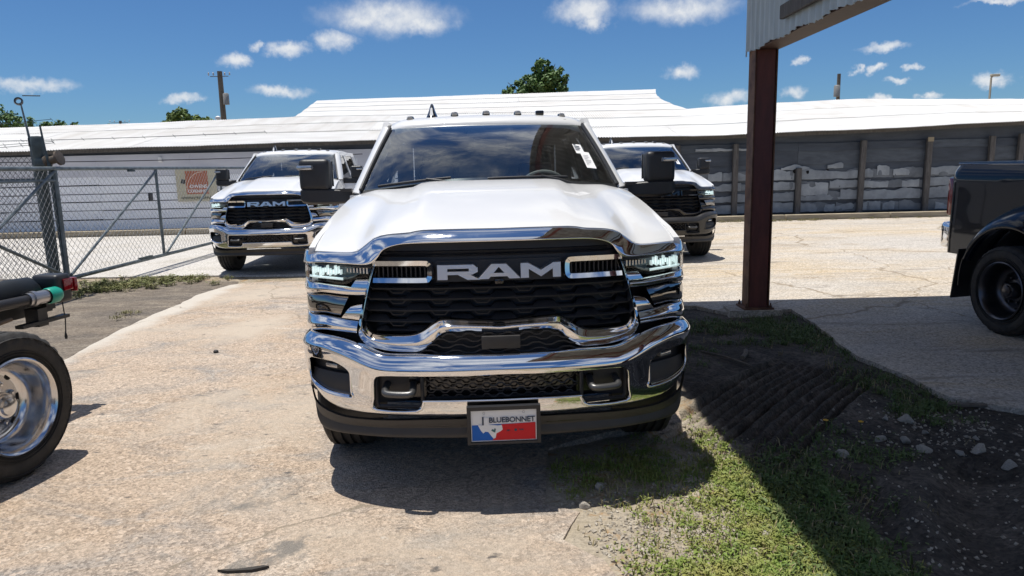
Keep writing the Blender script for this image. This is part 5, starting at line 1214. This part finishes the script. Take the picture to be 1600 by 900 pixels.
b = MB().prism([(0,.0),(.10,.01),(.20,.05),(.23,.04),(.16,-.01),(.05,-.02)], lambda x, y: (-1.24+x*.9, 2.72+y*.5, .003), lambda x, y: (-1.24+x*.9, 2.72+y*.5, .014+.02*y)); tag(b.build('dark_leaf', mat('dry_dark_leaf', (.04,.035,.03), .8)), 'dark dry strip of debris lying on the slab near the bottom edge', 'debris')
b = MB().rbox((-2.73, 6.40, .012), (.045, .04, .022), .008, 1, rotZ(20)); tag(b.build('asphalt_lump', mat('tar_lump', (.03,.03,.03), .8)), 'small dark lump lying on the slab left of the truck', 'debris')
petal = mat('yellow_petal', (.75,.42,.02), .6); stem_m = mat('stem_green', (.06,.10,.02), .7)
for x, y, lab in ((1.89, 4.16, 'left of the two small yellow flowers on the dark soil'), (2.11, 4.17, 'right of the two small yellow flowers on the dark soil')):
    f = empty('yellow_flower', (x, y, soil_h(x, y))); tag(f, lab, 'flower', 'yellow wild flowers')
    MB().tube([(0, 0, -.01), (.004, 0, .04), (0, 0, .07)], .0025, 5).build('stem', stem_m, f)
    for k in range(6):
        a = k*math.pi/3; MB().prism([(.002,-.004),(.013,-.007),(.017,0),(.013,.007),(.002,.004)], lambda u, v: (u*math.cos(a)-v*math.sin(a), u*math.sin(a)+v*math.cos(a), .070+u*.3), lambda u, v: (u*math.cos(a)-v*math.sin(a), u*math.sin(a)+v*math.cos(a), .072+u*.3)).build('petal', petal, f, None)
# gravel: too many to count
def gravel(name, spots, n, m, rmin, rmax, hz=None):
    b = MB(); oc = [(1,0,0),(-1,0,0),(0,1,0),(0,-1,0),(0,0,1),(0,0,-1)]; of = [(0,2,4),(2,1,4),(1,3,4),(3,0,4),(2,0,5),(1,2,5),(3,1,5),(0,3,5)]
    for cx, cy, sx, sy, k in spots:
        for _ in range(k):
            x = cx+random.gauss(0, sx); y = cy+random.gauss(0, sy)
            if inslab(x, y): continue
            r = random.uniform(rmin, rmax)*random.uniform(.5, 1); q = rotZ(random.uniform(0, 360)) @ rotX(random.uniform(0, 60)); z = (hz if hz is not None else soil_h(x, y))+r*.3
            sc = Vector((random.uniform(.7, 1.3), random.uniform(.6, 1), random.uniform(.5, .9)))
            b.add([q @ Vector((u*sc.x*r, v*sc.y*r, w*sc.z*r))+Vector((x, y, z)) for u, v, w in oc], of)
    return tag(b.build(name, m, None, None, False), 'loose pale gravel scattered over the soil', 'gravel', kind='stuff')
def inslab(x, y):
    e = float(np.interp(y, [-6,1.2,2.55,2.75,2.94,3.17,3.27,3.95,4.22,4.32,5,8.2], [.5,.46,.43,.37,.22,.30,.14,.18,.55,1.06,1.12,1.15]))
    return x < e+.02 or (y > 4.2 and x > np.interp(y, [4.3,4.7,5.3,5.75,6.9,7.75], [3.3,2.98,2.92,2.85,3.02,3.05]))
gravel('gravel', [(.62,2.95,.20,.22,900),(.80,2.7,.22,.3,600),(1.0,3.2,.18,.3,420),(1.12,3.9,.10,.3,300),(2.5,4.0,.35,.35,380),(2.75,4.35,.2,.2,140),(1.6,2.9,.25,.35,220),(2.0,2.6,.4,.5,260)], 0, mat('gravel_mix', (.50,.45,.37), .85, n_scale=22, col2=(.27,.23,.18)), .005, .017)
# grass and low weeds: blades and small leaves
def grass(spots, name, label, m, hz=None, wide=.55):
    vs = []; fs = []
    for cx, cy, sx, sy, n, hgt in spots:
        ncl = max(4, n//(48 if wide else 5)); cl = [(cx+random.gauss(0, sx), cy+random.gauss(0, sy)) for _ in range(ncl)]
        for _ in range(n):
            c = random.choice(cl); q_ = .022+.05*((hash(c) % 100)/100); x = c[0]+random.gauss(0, q_); y = c[1]+random.gauss(0, q_)
            if hz is None and inslab(x, y): continue
            z = hz if hz is not None else soil_h(x, y)-.003; a = random.uniform(0, 6.28); h = hgt*random.uniform(.35, 1.1); w = random.uniform(.0022, .0045)
            broad = random.random() < wide
            dx, dy = math.cos(a), math.sin(a); k = len(vs)
            if broad:
                l = h*random.uniform(.4, .7); w = l*.26; zz = z+random.uniform(.2, .8)*h*.7; t = random.uniform(.1, .5)
                vs += [(x, y, zz), (x+dx*l*.5-dy*w, y+dy*l*.5+dx*w, zz+l*t*.6), (x+dx*l, y+dy*l, zz+l*t*.5), (x+dx*l*.5+dy*w, y+dy*l*.5-dx*w, zz+l*t*.6)]; fs.append((k, k+1, k+2, k+3))
            else:
                ln = h*random.uniform(.3, 1.0)
                vs += [(x-dy*w, y+dx*w, z), (x+dy*w, y-dx*w, z), (x+dx*ln*.4+dy*w*.7, y+dy*ln*.4-dx*w*.7, z+h*.7), (x+dx*ln*.4-dy*w*.7, y+dy*ln*.4+dx*w*.7, z+h*.7), (x+dx*ln, y+dy*ln, z+h*.85)]; fs += [(k, k+1, k+2, k+3), (k+3, k+2, k+4)]
    return tag(MB().add(vs, fs).build(name, m, None, None, False), label, 'grass', kind='stuff')
gr_m = mat('grass_green_sunlit', (.15,.225,.035), .65, n_scale=7, col2=(.27,.26,.07))  # lighter copy of the grass, sunlight put into its colour
gr_d = mat('grass_green_shaded', (.090,.155,.035), .65, n_scale=7, col2=(.10,.12,.035))  # same grass with the canopy's shade put into a darker green
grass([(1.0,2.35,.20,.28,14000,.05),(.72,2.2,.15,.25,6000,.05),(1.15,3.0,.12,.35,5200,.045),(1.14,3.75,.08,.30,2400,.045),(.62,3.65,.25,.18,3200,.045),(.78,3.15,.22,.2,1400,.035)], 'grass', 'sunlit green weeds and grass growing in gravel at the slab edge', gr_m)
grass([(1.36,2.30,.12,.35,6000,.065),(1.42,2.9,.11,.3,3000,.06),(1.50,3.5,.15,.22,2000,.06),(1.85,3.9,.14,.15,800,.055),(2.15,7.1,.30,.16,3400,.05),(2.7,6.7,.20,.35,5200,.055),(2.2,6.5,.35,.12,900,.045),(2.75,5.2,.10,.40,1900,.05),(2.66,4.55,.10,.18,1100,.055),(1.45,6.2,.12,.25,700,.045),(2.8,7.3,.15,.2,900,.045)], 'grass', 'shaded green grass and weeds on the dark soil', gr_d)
grass([(-5.75,10.75,.40,.30,2600,.12),(-5.2,11.25,.35,.10,900,.10),(-6.1,10.3,.15,.3,900,.11)], 'grass', 'tuft of long grass growing under the gate', mat('grass_dry_green', (.12,.15,.04), .7, n_scale=5, col2=(.24,.22,.09)), -.022)
grass([(-4.6,8.35,.08,.12,260,.05),(6.5,19.4,1.2,.08,1200,.09),(9.0,19.4,1.8,.06,700,.07)], 'grass', 'sparse weeds along the timber kerb and in cracks', mat('weed_straw', (.17,.17,.06), .7, n_scale=3, col2=(.28,.24,.12)), 0)
grass([(.85,2.55,.28,.35,600,.055),(1.40,2.7,.15,.45,260,.065),(1.55,3.5,.2,.25,180,.065),(2.3,6.8,.45,.3,220,.06),(2.7,5.2,.12,.6,150,.06),(.6,3.5,.25,.25,200,.05)], 'grass', 'dry straw coloured blades among the weeds', mat('dry_straw', (.36,.30,.16), .8, n_scale=5, col2=(.24,.19,.10)), None, 0)
